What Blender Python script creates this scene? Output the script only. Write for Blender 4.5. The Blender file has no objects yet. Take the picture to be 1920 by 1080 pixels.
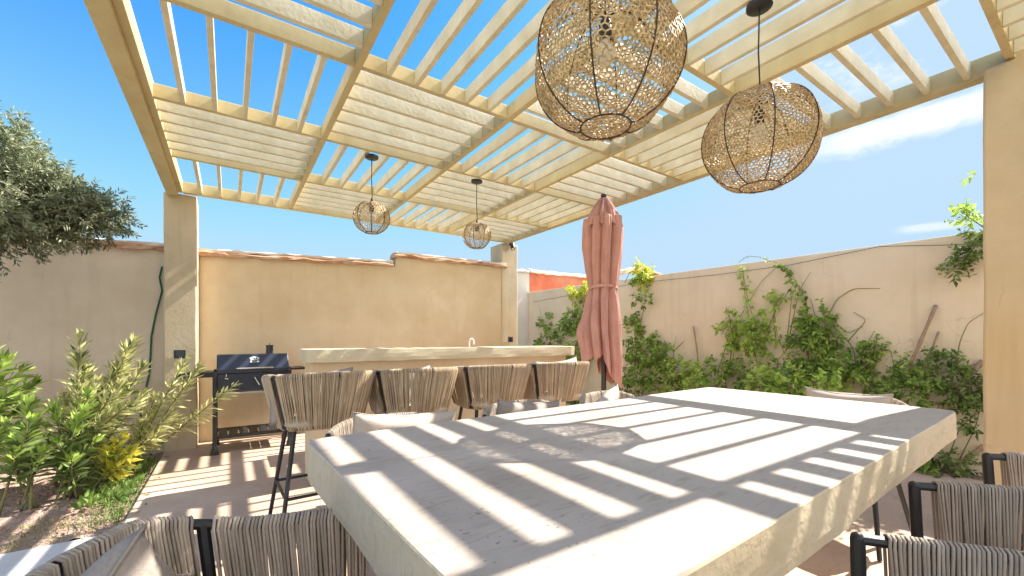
import bpy, bmesh, math, random
import numpy as np
from mathutils import Vector, Matrix
R = math.radians
random.seed(7); rng = np.random.default_rng(7)
scene = bpy.context.scene
C = scene.collection

# ------------------------------------------------------------------ camera
EYE = 1.08; YAW = R(34.1); FPX = 784.0; HORIZ = 635.0
cam_d = bpy.data.cameras.new('camera'); cam = bpy.data.objects.new('camera', cam_d); C.objects.link(cam)
cam.location = (0, 0, EYE); cam.rotation_euler = (math.pi/2, 0, -YAW)
cam_d.sensor_width = 36; cam_d.lens = FPX/1920*36; cam_d.shift_y = (HORIZ-540)/1920
cam_d.clip_start = 0.05; cam_d.clip_end = 2000
scene.camera = cam

# ------------------------------------------------------------------ light
SX, SY = 0.94, 0.07                      # horizontal run of the sun rays per metre of drop
to_sun = Vector((SX, -SY, 1.0)).normalized()
EL = math.asin(to_sun.z); AZ = math.atan2(to_sun.x, to_sun.y)   # azimuth clockwise from +Y
sun_d = bpy.data.lights.new('sun', 'SUN'); sun = bpy.data.objects.new('sun', sun_d); C.objects.link(sun)
sun_d.energy = 4.0; sun_d.angle = R(0.5); sun_d.color = (1.0, 0.94, 0.84)
sun.rotation_euler = to_sun.to_track_quat('Z', 'Y').to_euler(); sun.location = (6, -2, 8)
scene.view_settings.view_transform = 'Standard'; scene.view_settings.look = 'None'
scene.view_settings.gamma = 1; scene.view_settings.exposure = 1.75

world = bpy.data.worlds.new('World'); scene.world = world; world.use_nodes = True
wt = world.node_tree; wt.nodes.clear()
def N(nt, kind, **kw):
    n = nt.nodes.new(kind)
    for k, v in kw.items(): setattr(n, k, v)
    return n
wout = N(wt, 'ShaderNodeOutputWorld'); bg = N(wt, 'ShaderNodeBackground'); bg.inputs[1].default_value = 0.13
sky = N(wt, 'ShaderNodeTexSky', sky_type='NISHITA', sun_disc=False, sun_elevation=EL, sun_rotation=AZ)
sky.air_density = 1.0; sky.dust_density = 0.6; sky.ozone_density = 2.0
tc = N(wt, 'ShaderNodeTexCoord'); sep = N(wt, 'ShaderNodeSeparateXYZ'); wt.links.new(tc.outputs['Generated'], sep.inputs[0])
def M(op, a, b=None, nt=wt, clamp=False):
    n = N(nt, 'ShaderNodeMath', operation=op); n.use_clamp = clamp
    for i, v in enumerate((a, b)):
        if v is None: continue
        if isinstance(v, (int, float)): n.inputs[i].default_value = v
        else: nt.links.new(v, n.inputs[i])
    return n.outputs[0]
def ramp01(v, lo, hi, nt=wt):
    n = N(nt, 'ShaderNodeMapRange', interpolation_type='SMOOTHSTEP'); nt.links.new(v, n.inputs[0])
    n.inputs[1].default_value = lo; n.inputs[2].default_value = hi; return n.outputs[0]
el = M('ARCSINE', sep.outputs[2]); az = M('ARCTAN2', sep.outputs[0], sep.outputs[1])
mp = N(wt, 'ShaderNodeMapping'); mp.inputs['Scale'].default_value = (1, 1, 2.2); wt.links.new(tc.outputs['Generated'], mp.inputs[0])
nz = N(wt, 'ShaderNodeTexNoise'); nz.inputs['Scale'].default_value = 5.5; nz.inputs['Detail'].default_value = 15; nz.inputs['Roughness'].default_value = .68; nz.inputs['Distortion'].default_value = .25
wt.links.new(mp.outputs[0], nz.inputs[0])
big = M('MULTIPLY', M('MULTIPLY', ramp01(nz.outputs[0], .46, .62), ramp01(el, R(22.5), R(27))), M('MULTIPLY', ramp01(az, R(64), R(76)), M('SUBTRACT', 1.0, ramp01(el, R(40), R(60)))))
wob = M('MULTIPLY', M('SUBTRACT', nz.outputs[0], .5), R(5.0))
dst = M('ABSOLUTE', M('SUBTRACT', M('ADD', el, wob), M('ADD', R(20.3), M('MULTIPLY', M('SUBTRACT', az, R(75)), .03))))
streak = M('MULTIPLY', M('SUBTRACT', 1.0, ramp01(dst, R(.5), R(1.9))), ramp01(az, R(66), R(74)))
d2 = M('ABSOLUTE', M('SUBTRACT', M('ADD', el, M('MULTIPLY', wob, .3)), R(10.6)))
tiny = M('MULTIPLY', M('SUBTRACT', 1.0, ramp01(d2, R(.1), R(.5))), M('MULTIPLY', ramp01(az, R(76), R(78)), M('SUBTRACT', 1.0, ramp01(az, R(80), R(82)))))
cl = M('MAXIMUM', M('MAXIMUM', big, M('MULTIPLY', streak, .9)), M('MULTIPLY', tiny, .5), clamp=True)
mixw = N(wt, 'ShaderNodeMix', data_type='RGBA'); wt.links.new(cl, mixw.inputs[0])
hsv = N(wt, 'ShaderNodeHueSaturation'); hsv.inputs['Saturation'].default_value = 1.42; hsv.inputs['Hue'].default_value = .506; hsv.inputs['Value'].default_value = .85; wt.links.new(sky.outputs[0], hsv.inputs['Color'])
sc = N(wt, 'ShaderNodeSeparateColor'); wt.links.new(hsv.outputs[0], sc.inputs[0]); cc = N(wt, 'ShaderNodeCombineColor')
for i_, cap in enumerate((1.30, 1.79, 2.27)):
    sm = N(wt, 'ShaderNodeMath', operation='SMOOTH_MIN'); wt.links.new(sc.outputs[i_], sm.inputs[0]); sm.inputs[1].default_value = cap; sm.inputs[2].default_value = .8; wt.links.new(sm.outputs[0], cc.inputs[i_])
hz = N(wt, 'ShaderNodeMix', data_type='RGBA'); wt.links.new(M('MULTIPLY', M('SUBTRACT', 1.0, ramp01(el, R(-5), R(38))), .62), hz.inputs[0]); wt.links.new(cc.outputs[0], hz.inputs[6]); hz.inputs[7].default_value = (1.24, 1.75, 2.28, 1)
wt.links.new(hz.outputs[2], mixw.inputs[6]); mixw.inputs[7].default_value = (2.5, 2.58, 2.7, 1)
# bright broken cloud added to the unseen southern sky as fill light
south_fill = M('MULTIPLY', ramp01(M('MULTIPLY', sep.outputs[1], -1.0), .12, .5), M('ADD', .55, M('MULTIPLY', ramp01(nz.outputs[0], .4, .6), .45)))
mix2 = N(wt, 'ShaderNodeMix', data_type='RGBA'); wt.links.new(south_fill, mix2.inputs[0]); wt.links.new(mixw.outputs[2], mix2.inputs[6]); mix2.inputs[7].default_value = (4.4, 4.35, 4.35, 1)
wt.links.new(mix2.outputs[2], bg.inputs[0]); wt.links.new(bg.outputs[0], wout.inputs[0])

# ------------------------------------------------------------------ helpers
def px(u, v, X=None, Y=None, Z=None):
    """the real 3-D point seen at pixel (u,v) of a 1920x1080 picture, on the plane X=, Y= or Z="""
    a = math.atan((u-960)/FPX)+YAW; c = math.cos(a-YAW)
    if X is not None: r = X/math.sin(a)
    elif Y is not None: r = Y/math.cos(a)
    else: r = (EYE-Z)*FPX/(v-HORIZ)/c
    d = r*c
    return Vector((r*math.sin(a), r*math.cos(a), EYE+(HORIZ-v)*d/FPX))

def mat(name, col, rough=.8, col2=None, scale=8, detail=5, bump=0, bscale=40, metallic=0, spec=.3, tone=0, trans=0, stretch=None, col3=None, bdist=.01, pits=0, streak=0, crack=0):
    m = bpy.data.materials.new(name); m.use_nodes = True; nt = m.node_tree; nt.nodes.clear()
    out = N(nt, 'ShaderNodeOutputMaterial'); b = N(nt, 'ShaderNodeBsdfPrincipled')
    b.inputs['Roughness'].default_value = rough; b.inputs['Metallic'].default_value = metallic
    b.inputs['Specular IOR Level'].default_value = spec; b.inputs['Base Color'].default_value = (*col, 1)
    t = N(nt, 'ShaderNodeTexCoord'); vec = t.outputs['Object']
    if stretch:
        mm = N(nt, 'ShaderNodeMapping'); mm.inputs['Scale'].default_value = stretch; nt.links.new(vec, mm.inputs[0]); vec = mm.outputs[0]
    colout = None
    if col2:
        n = N(nt, 'ShaderNodeTexNoise'); n.inputs['Scale'].default_value = scale; n.inputs['Detail'].default_value = detail; n.inputs['Roughness'].default_value = .62
        nt.links.new(vec, n.inputs[0])
        rp = N(nt, 'ShaderNodeValToRGB'); nt.links.new(n.outputs[0], rp.inputs[0])
        rp.color_ramp.elements[0].position = .33; rp.color_ramp.elements[0].color = (*col, 1)
        rp.color_ramp.elements[1].position = .68; rp.color_ramp.elements[1].color = (*col2, 1)
        colout = rp.outputs[0]
        if col3:
            n3 = N(nt, 'ShaderNodeTexNoise'); n3.inputs['Scale'].default_value = scale*.23; n3.inputs['Detail'].default_value = 6; nt.links.new(vec, n3.inputs[0])
            mr = N(nt, 'ShaderNodeMapRange'); nt.links.new(n3.outputs[0], mr.inputs[0]); mr.inputs[1].default_value = .5; mr.inputs[2].default_value = .72
            mx = N(nt, 'ShaderNodeMix', data_type='RGBA'); nt.links.new(mr.outputs[0], mx.inputs[0]); nt.links.new(colout, mx.inputs[6]); mx.inputs[7].default_value = (*col3, 1)
            colout = mx.outputs[2]
    def darken(fac, k, colr):
        mx = N(nt, 'ShaderNodeMix', data_type='RGBA', blend_type='MULTIPLY'); sc_ = N(nt, 'ShaderNodeMath', operation='MULTIPLY'); nt.links.new(fac, sc_.inputs[0]); sc_.inputs[1].default_value = k
        nt.links.new(sc_.outputs[0], mx.inputs[0]); nt.links.new(colr, mx.inputs[6]); mx.inputs[7].default_value = (.45, .40, .34, 1); return mx.outputs[2]
    if pits:
        n5 = N(nt, 'ShaderNodeTexNoise'); n5.inputs['Scale'].default_value = 95; n5.inputs['Detail'].default_value = 3; nt.links.new(vec, n5.inputs[0])
        n6 = N(nt, 'ShaderNodeTexNoise'); n6.inputs['Scale'].default_value = 4; nt.links.new(vec, n6.inputs[0])
        p1 = ramp01(n5.outputs[0], .66, .70, nt); p2 = ramp01(n6.outputs[0], .48, .62, nt); colout = darken(M('MULTIPLY', p1, p2, nt), pits, colout)
        ms = N(nt, 'ShaderNodeMapping'); ms.inputs['Scale'].default_value = (2.2, 11, 4); ms.inputs['Rotation'].default_value = (0, 0, .5); nt.links.new(vec, ms.inputs[0])
        n7 = N(nt, 'ShaderNodeTexNoise'); n7.inputs['Scale'].default_value = 5; n7.inputs['Detail'].default_value = 12; n7.inputs['Distortion'].default_value = 1.2; nt.links.new(ms.outputs[0], n7.inputs[0])
        colout = darken(ramp01(n7.outputs[0], .50, .70, nt), pits*.45, colout)
    if streak:
        ms = N(nt, 'ShaderNodeMapping'); ms.inputs['Scale'].default_value = (7, 7, .55); nt.links.new(vec, ms.inputs[0])
        n7 = N(nt, 'ShaderNodeTexNoise'); n7.inputs['Scale'].default_value = 2.0; n7.inputs['Detail'].default_value = 9; nt.links.new(ms.outputs[0], n7.inputs[0])
        colout = darken(ramp01(n7.outputs[0], .52, .74, nt), streak, colout)
    if crack:
        dn = N(nt, 'ShaderNodeTexNoise'); dn.inputs['Scale'].default_value = 2.2; dn.inputs['Detail'].default_value = 6; nt.links.new(vec, dn.inputs[0])
        va = N(nt, 'ShaderNodeVectorMath', operation='MULTIPLY_ADD'); nt.links.new(dn.outputs['Color'], va.inputs[0]); va.inputs[1].default_value = (.6, .6, .6); nt.links.new(vec, va.inputs[2])
        vo = N(nt, 'ShaderNodeTexVoronoi', feature='DISTANCE_TO_EDGE'); vo.inputs['Scale'].default_value = 1.1; nt.links.new(va.outputs[0], vo.inputs[0])
        ln = M('SUBTRACT', 1.0, ramp01(vo.outputs['Distance'], .0, .006, nt), nt); gate = ramp01(dn.outputs[0], .50, .60, nt); colout = darken(M('MULTIPLY', ln, gate, nt), crack, colout)
    if tone:
        at = N(nt, 'ShaderNodeAttribute'); at.attribute_name = 'tone'
        hs = N(nt, 'ShaderNodeMix', data_type='RGBA', blend_type='MULTIPLY'); hs.inputs[0].default_value = 1
        if colout: nt.links.new(colout, hs.inputs[6])
        else: hs.inputs[6].default_value = (*col, 1)
        mr = N(nt, 'ShaderNodeMapRange'); nt.links.new(at.outputs['Fac'], mr.inputs[0]); mr.inputs[3].default_value = 1-tone; mr.inputs[4].default_value = 1+tone
        cb = N(nt, 'ShaderNodeCombineXYZ'); [nt.links.new(mr.outputs[0], cb.inputs[i]) for i in range(3)]
        nt.links.new(cb.outputs[0], hs.inputs[7]); colout = hs.outputs[2]
    if colout: nt.links.new(colout, b.inputs['Base Color'])
    if bump:
        n2 = N(nt, 'ShaderNodeTexNoise'); n2.inputs['Scale'].default_value = bscale; n2.inputs['Detail'].default_value = 6; nt.links.new(vec, n2.inputs[0])
        bp = N(nt, 'ShaderNodeBump'); bp.inputs['Strength'].default_value = bump; bp.inputs['Distance'].default_value = bdist
        nt.links.new(n2.outputs[0], bp.inputs['Height']); nt.links.new(bp.outputs[0], b.inputs['Normal'])
    sh = b.outputs[0]
    if trans:
        tr = N(nt, 'ShaderNodeBsdfTranslucent'); mx = N(nt, 'ShaderNodeMixShader'); mx.inputs[0].default_value = trans
        if colout: nt.links.new(colout, tr.inputs[0])
        else: tr.inputs[0].default_value = (*col, 1)
        nt.links.new(sh, mx.inputs[1]); nt.links.new(tr.outputs[0], mx.inputs[2]); sh = mx.outputs[0]
    nt.links.new(sh, out.inputs[0]); return m

class G:
    """mesh gatherer"""
    def __init__(s): s.v = []; s.f = []; s.t = []; s.n = 0
    def add(s, v, f, tone=None):
        v = np.asarray(v, float).reshape(-1, 3); s.v.append(v)
        for q in f: s.f.append(tuple(int(i)+s.n for i in q))
        s.t += [tone if tone is not None else .5]*len(f); s.n += len(v)
    def box(s, x0, x1, y0, y1, z0, z1, tone=None):
        v = [(x, y, z) for z in (z0, z1) for y in (y0, y1) for x in (x0, x1)]
        s.add(v, [(0, 2, 3, 1), (4, 5, 7, 6), (0, 1, 5, 4), (2, 6, 7, 3), (0, 4, 6, 2), (1, 3, 7, 5)], tone)
    def tube(s, pts, r, n=8, tone=None, cap=True, closed=False):
        P = np.array([tuple(p) for p in pts], float); k = len(P)
        rr = np.full(k, r) if np.isscalar(r) else np.array(r, float)
        if closed: T = np.roll(P, -1, 0)-np.roll(P, 1, 0)
        else: T = np.gradient(P, axis=0)
        T /= np.linalg.norm(T, axis=1)[:, None]+1e-12
        ref = np.array([0, 0, 1.]) if abs(T[0][2]) < .9 else np.array([1., 0, 0])
        U = np.cross(T[0], ref); U /= np.linalg.norm(U); V = []
        a = np.arange(n)*2*math.pi/n
        for i in range(k):
            U = U-T[i]*np.dot(U, T[i]); U /= np.linalg.norm(U)+1e-12
            W = np.cross(T[i], U)
            V.append(P[i]+rr[i]*(np.outer(np.cos(a), U)+np.outer(np.sin(a), W)))
        F = []
        for i in range(k if closed else k-1):
            j = (i+1) % k
            for q in range(n): F.append((i*n+q, i*n+(q+1) % n, j*n+(q+1) % n, j*n+q))
        if cap and not closed: F += [tuple(range(n))[::-1], tuple((k-1)*n+q for q in range(n))]
        s.add(np.concatenate(V), F, tone)
    def lathe(s, prof, n=24, c=(0, 0, 0), tone=None, cap=True):
        a = np.arange(n)*2*math.pi/n
        V = np.concatenate([np.stack([c[0]+r*np.cos(a), c[1]+r*np.sin(a), np.full(n, c[2]+z)], 1) for r, z in prof]); F = []
        for i in range(len(prof)-1):
            for q in range(n): F.append((i*n+q, i*n+(q+1) % n, (i+1)*n+(q+1) % n, (i+1)*n+q))
        if cap: F += [tuple(range(n))[::-1], tuple((len(prof)-1)*n+q for q in range(n))]
        s.add(V, F, tone)
    def xform(s, Mx):
        A = np.array(Mx)
        s.v = [v@A[:3, :3].T+A[:3, 3] for v in s.v]; return s
    def build(s, name, m, parent=None, smooth=False, bevel=0, loc=None):
        me = bpy.data.meshes.new(name); me.from_pydata(np.concatenate(s.v).tolist(), [], s.f)
        me.materials.append(m)
        at = me.attributes.new('tone', 'FLOAT', 'FACE'); at.data.foreach_set('value', np.array(s.t, 'f'))
        o = bpy.data.objects.new(name, me); C.objects.link(o)
        if parent: o.parent = parent
        if loc: o.location = loc
        if smooth:
            me.polygons.foreach_set('use_smooth', [True]*len(me.polygons))
            if smooth != 'all': me.set_sharp_from_angle(angle=R(40))
        if bevel:
            b = o.modifiers.new('bevel', 'BEVEL'); b.width = bevel; b.segments = 3; b.limit_method = 'ANGLE'; b.harden_normals = False
        return o

def tag(o, label=None, cat=None, group=None, kind=None):
    if label: o['label'] = label
    if cat: o['category'] = cat
    if group: o['group'] = group
    if kind: o['kind'] = kind
    return o
def thing(name, label, cat, loc=(0, 0, 0), rz=0, group=None):
    o = bpy.data.objects.new(name, None); C.objects.link(o); o.location = loc; o.rotation_euler = (0, 0, rz); o.empty_display_size = .1
    return tag(o, label, cat, group)
def copy_tree(o, parent=None):
    c = o.copy(); C.objects.link(c); c.parent = parent
    for ch in list(o.children): copy_tree(ch, c)
    return c

def leaves(g, P, D, length, width, tones=None, fold=.25, droop=.0, up=None):
    """many leaves at once: P base points, D unit directions"""
    P = np.asarray(P, float); D = np.asarray(D, float); n = len(P)
    D = D/(np.linalg.norm(D, axis=1)[:, None]+1e-9)
    Lh = np.broadcast_to(length, (n,))[:, None]; Wd = np.broadcast_to(width, (n,))[:, None]
    rnd = rng.normal(size=(n, 3)) if up is None else np.asarray(up)+rng.normal(size=(n, 3))*.35
    S = np.cross(D, rnd); S /= np.linalg.norm(S, axis=1)[:, None]+1e-9
    Nn = np.cross(S, D); Z = np.array([0, 0, -1.])*droop
    B = P; Cc = P+D*Lh*.48+Z*Lh*.25; Lf = Cc+S*Wd*.5+Nn*Wd*fold; Rt = Cc-S*Wd*.5+Nn*Wd*fold; T = P+D*Lh+Z*Lh
    V = np.stack([B, Lf, Cc, Rt, T], 1).reshape(-1, 3)
    base = np.arange(n)*5+g.n
    g.v.append(V); g.n += len(V)
    for b in base.tolist():
        g.f += [(b, b+1, b+2), (b, b+2, b+3), (b+1, b+4, b+2), (b+2, b+4, b+3)]
    tn = rng.random(n) if tones is None else np.broadcast_to(tones, (n,))
    g.t += np.repeat(tn, 4).tolist()

# ------------------------------------------------------------------ materials
m_plaster = mat('plaster_warm', (.66, .51, .325), .9, (.78, .65, .46), 2.2, 11, .2, 60, col3=(.64, .47, .27), bdist=.006, streak=.10, crack=.22)
m_plaster_grey = mat('plaster_taupe', (.63, .52, .405), .92, (.73, .625, .50), 2.4, 12, .3, 90, bdist=.005, streak=.12, crack=.25)
m_plaster_right = mat('plaster_beige', (.73, .60, .43), .92, (.82, .70, .53), 1.7, 12, .3, 70, bdist=.005, streak=.12, crack=.28)
m_white = mat('plaster_white', (.70, .66, .60), .9, (.76, .72, .66), 3, 6, .3, 60)
m_red = mat('plaster_red', (.62, .16, .09), .92, (.72, .24, .14), 5, 8, .5, 50, col3=(.70, .32, .22))
m_cope = mat('terracotta', (.40, .20, .11), .9, (.60, .38, .25), 12, 9, 1, 30, col3=(.66, .50, .38))
m_mortar = mat('coping_mortar', (.76, .64, .53), .95, (.82, .74, .66), 8, 8, .7, 35)
m_floor = mat('microcement', (.48, .35, .26), .7, (.60, .46, .355), 1.8, 13, .2, 50, col3=(.36, .25, .17), bdist=.003, pits=.6)
m_slab = mat('paving_pale', (.58, .56, .54), .85, (.66, .64, .62), 5, 8, .3, 80)
m_soil = mat('soil', (.36, .24, .19), 1, (.50, .37, .30), 9, 12, 1, 40, col3=(.28, .18, .13), bdist=.03)
m_ground = mat('ground_earth', (.10, .13, .05), 1, (.17, .16, .09), 1.5, 8, .5, 12)
m_perg = mat('cream_paint', (.50, .40, .205), .55, (.60, .50, .28), 5, 8, .25, 45, spec=.35, bdist=.003, streak=.15)
m_slat = mat('cream_slat_paint', (.58, .51, .34), .5, (.72, .66, .49), 7, 12, .4, 50, spec=.4, bdist=.004)
m_pillar = mat('pillar_plaster', (.52, .425, .285), .9, (.66, .56, .41), 2.6, 12, .25, 45, col3=(.60, .44, .25), bdist=.006, streak=.22, crack=.3)
m_table = mat('table_cement', (.37, .305, .25), .55, (.56, .48, .41), 2.6, 14, .35, 60, col3=(.44, .375, .315), spec=.35, bdist=.003, pits=.75)
m_table_side = mat('table_edge_cement', (.64, .525, .36), .85, (.70, .59, .43), 5, 10, .45, 55, col3=(.62, .50, .33), bdist=.005, pits=.4)
m_bar = mat('bar_cement', (.60, .51, .34), .8, (.68, .60, .43), 5, 9, .4, 60, bdist=.004)
m_rope = mat('rope', (.38, .31, .245), .9, (.46, .385, .31), 14, 4, .6, 260, tone=.22, bdist=.002)
m_rope_stool = mat('rope_tan', (.42, .32, .215), .9, (.52, .41, .29), 9, 5, .6, 260, tone=.25, bdist=.002)
m_black = mat('black_steel', (.015, .016, .018), .4, (.022, .023, .026), 20, 3, .05, 200, spec=.5)
m_cush = mat('taupe_linen', (.30, .25, .22), .95, (.36, .31, .27), 160, 3, .5, 420, bdist=.002)
m_cush_pale = mat('pale_linen', (.46, .39, .33), .95, (.53, .46, .40), 160, 3, .5, 420, bdist=.002)
m_seat = mat('seat_fabric', (.45, .40, .34), .95, (.50, .45, .39), 120, 3, .4, 300)
m_mesh = mat('brass_mesh', (.47, .33, .16), .6, (.66, .49, .27), 30, 3, 0, 10, metallic=.15, spec=.6, tone=.35)
m_rib = mat('dark_bronze', (.09, .055, .035), .5, metallic=.3)
m_bulb = mat('bulb_glass', (.8, .75, .65), .15, spec=.8)
m_pink = mat('terracotta_canvas', (.60, .31, .26), .92, (.70, .39, .33), 5, 8, .35, 160, trans=.12, streak=.25)
m_pole = mat('grey_pole', (.09, .085, .08), .45, metallic=.6)
m_lid = mat('navy_enamel', (.018, .024, .04), .28, (.026, .032, .05), 5, 4, .04, 90, spec=.6)
m_chrome = mat('steel', (.6, .58, .55), .25, metallic=1)
m_badge = mat('badge_white', (.8, .8, .8), .5)
m_hose = mat('green_hose', (.02, .10, .06), .5)
m_blue = mat('blue_hose', (.01, .10, .22), .45)
m_bark = mat('bark', (.20, .14, .10), .95, (.32, .25, .18), 25, 8, .9, 60)
m_stick = mat('cane', (.30, .20, .13), .9, (.42, .31, .21), 30, 6, .6, 90)
m_twig = mat('green_stem', (.16, .18, .07), .8, (.24, .22, .10), 20)
m_ole = mat('oleander_leaf', (.15, .22, .06), .5, (.28, .34, .12), 6, 4, tone=.55, trans=.35)
m_ole_y = mat('oleander_leaf_pale', (.46, .47, .18), .45, (.64, .62, .32), 6, 4, tone=.45, trans=.35)
m_yel = mat('yellow_leaf', (.52, .48, .06), .55, (.62, .58, .10), 6, 4, tone=.3, trans=.35)
m_vine = mat('vine_leaf', (.19, .31, .06), .45, (.34, .46, .10), 5, 4, tone=.6, trans=.35)
m_vine_l = mat('vine_leaf_light', (.36, .52, .10), .45, (.50, .62, .15), 5, 4, tone=.45, trans=.4)
m_vine_y = mat('vine_leaf_lime', (.50, .56, .06), .5, (.62, .64, .10), 5, 4, tone=.35, trans=.4)
m_vine_d = mat('vine_leaf_dark', (.11, .18, .045), .45, (.21, .29, .08), 5, 4, tone=.6, trans=.3)
m_olive = mat('olive_leaf', (.13, .16, .08), .55, (.36, .38, .25), 9, 4, tone=.55, trans=.2)
m_grass = mat('grass_blade', (.13, .24, .05), .6, (.24, .34, .08), 5, 4, tone=.5, trans=.35)
m_dry = mat('dry_grass_blade', (.30, .27, .10), .7, (.42, .38, .18), 9, 4, tone=.5, trans=.3)

# ------------------------------------------------------------------ ground, patio
FX0, FX1 = -0.515, 4.75
def sheet(name, x0, x1, y0, y1, z, m, n=1, amp=0):
    g = G(); xs = np.linspace(x0, x1, n+1); ys = np.linspace(y0, y1, n+1)
    V = [(x, y, z+(amp*(rng.random()-.5) if amp else 0)) for y in ys for x in xs]
    g.add(V, [(j*(n+1)+i, j*(n+1)+i+1, (j+1)*(n+1)+i+1, (j+1)*(n+1)+i) for j in range(n) for i in range(n)])
    o = g.build(name, m, smooth='all' if amp else False); tag(o, kind='structure'); return o
sheet('ground', -150, 150, -150, 150, -.12, m_ground)
g = G(); g.box(FX0, FX1, -2.9, 6.75, -.11, 0)
patio = g.build('patio_floor', m_floor, bevel=.012); tag(patio, kind='structure')
sheet('garden_soil', -7, FX0-.004, 3.26, 5.6, -.035, m_soil, 70, .035)
sheet('planting_bed_soil', FX1+.004, 5.0, -5, 6.75, -.02, m_soil, 40, .03)
g = G(); g.box(-8, FX0-.012, 1.8, 3.20, -.1, -.008)
tag(g.build('path', m_slab, bevel=.008), kind='structure')

# ------------------------------------------------------------------ walls
def coping(parent, xs, zs, y0, y1, name='coping', m=m_cope, step=.10, thick=.055, jit=.012):
    """rough terracotta coping running along X, following the wall top"""
    g = G(); n = max(2, int((xs[-1]-xs[0])/step))
    X = np.linspace(xs[0], xs[-1], n+1); Zt = np.interp(X, xs, zs)
    sec = lambda z, j: [(y0-.035+j[0], z-.005+j[1]), (y0-.045+j[2], z+.02+j[3]), (y0-.02, z+thick*.8+j[4]), ((y0+y1)/2, z+thick*1.25+j[5]), (y1+.02, z+thick*.8), (y1+.02, z)]
    V = []
    for x, z in zip(X, Zt):
        j = (rng.random(6)-.5)*jit*2
        V += [(x, a, b) for a, b in sec(z, j)]
    k = 6; F = [(i*k+q, i*k+(q+1) % k, (i+1)*k+(q+1) % k, (i+1)*k+q) for i in range(n) for q in range(k)] + [tuple(range(k)), tuple(n*k+q for q in range(k))[::-1]]
    g.add(V, F); return g.build(name, m, parent)

def poly_wall(name, pts, y0, y1, m, parent=None):
    """wall whose outline pts=[(x,z)...] (counter-clockwise from the front) is extruded from y0 to y1"""
    n = len(pts); g = G()
    g.add([(x, y0, z) for x, z in pts]+[(x, y1, z) for x, z in pts],
          [tuple(range(n)), tuple(range(2*n-1, n-1, -1))]+[(i, n+i, n+(i+1) % n, (i+1) % n) for i in range(n)])
    return g.build(name, m, parent)
WY = 5.33; WX = 4.957
zl = lambda u, v: px(u, v, Y=WY)
left = thing('garden_wall', 'taupe rendered garden wall with rough terracotta coping behind the shrubs and olive tree', 'wall', (-4, WY, 0))
a, b = zl(20, 449), zl(308, 470)
L = lambda o, p: (setattr(o, 'location', (-p.location.x, -p.location.y, -p.location.z)), o)[1]
L(poly_wall('wall_face', [(-9, -.1), (-.51, -.1), (-.51, b.z), (a.x, a.z), (-9, a.z+.02)], WY, WY+.22, m_plaster_grey, left), left)
L(coping(left, [-9, a.x, -.50], [a.z+.02, a.z, b.z], WY, WY+.22), left)
L(coping(left, [-9, a.x, -.50], [a.z+.065, a.z+.045, b.z+.045], WY+.015, WY+.2, 'mortar_cap', m_mortar, .09, .03, .008), left)

W0, WS = Vector((-.305, 5.45)), .0777            # the back wall runs slightly askew to the pergola
def on_wall(u, v):
    a = math.atan((u-960)/FPX)+YAW; t = (W0.y+WS*W0.x)/(math.cos(a)+WS*math.sin(a)); x, y = t*math.sin(a), t*math.cos(a)
    return ((x-W0.x)/math.cos(math.atan(WS)), EYE+(HORIZ-v)*t*math.cos(a-YAW)/FPX)
bw = thing('back_wall', 'warm ochre rendered wall behind the bar with a step up in its tiled coping', 'wall', (W0.x, W0.y, 0), -math.atan(WS))
(a0, h0), (a1, h1), (a2, h2), (a3, h3) = on_wall(378, 479), on_wall(740, 500), on_wall(744, 482), on_wall(928, 500)
WL = 3.70
poly_wall('wall_face', [(.003, -.1), (WL, -.1), (WL, h3), (a2, h2), (a1, h1), (.003, h0)], 0, .22, m_plaster, bw)
coping(bw, [.01, a1-.02], [h0, h1], 0, .22); coping(bw, [.01, a1-.03], [h0+.045, h1+.045], .015, .2, 'mortar_cap', m_mortar, .09, .03, .008)
coping(bw, [a2-.03, WL], [h2, h3], 0, .22); coping(bw, [a2-.01, WL], [h2+.04, h3+.04], .015, .2, 'mortar_cap', m_mortar, .09, .03, .008)

CY = 6.75
cw = thing('corner_wall', 'narrow white and cream wall strip between the far pillar and the right wall corner', 'wall', (4.3, CY, 0))
q0, q1 = px(985, 511, Y=CY), px(1100, 521, Y=CY)
g = G(); g.box(3.3, WX+.03, CY, CY+.2, -.1, q0.z); L(g.build('wall_face', m_white, cw), cw)
L(coping(cw, [3.3, WX+.03], [q0.z-.01, q0.z], CY, CY+.2, m=m_mortar, thick=.06), cw)
nb = thing('neighbour_wall', 'terracotta red rendered wall showing above the right garden wall', 'wall', (7, CY, 0))
g = G(); g.box(WX+.034, 7.2, CY+.01, CY+.2, -.1, q1.z); L(g.build('wall_face', m_red, nb), nb)
L(coping(nb, [WX+.05, 7.2], [q0.z+.005, q1.z+.0], CY, CY+.2, thick=.075, m=m_mortar), nb)
hs = thing('tiled_ridge', 'small peak of terracotta roof tiles just above the top of the right wall', 'roof tiles', (8.6, CY+.3, 0))
q2 = px(1205, 505, Y=CY+.3); q3 = px(1245, 517, Y=CY+.3)
L(coping(hs, [7.3, q2.x, q3.x+1.4], [q2.z-.35, q2.z-.02, q3.z-.25], CY+.3, CY+.7, 'tiles', m_cope, .12, .1), hs)
g = G(); g.box(7.3, q3.x+1.4, CY+.36, CY+.6, -.1, q2.z-.36); L(g.build('wall_face', m_red, hs), hs)

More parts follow.
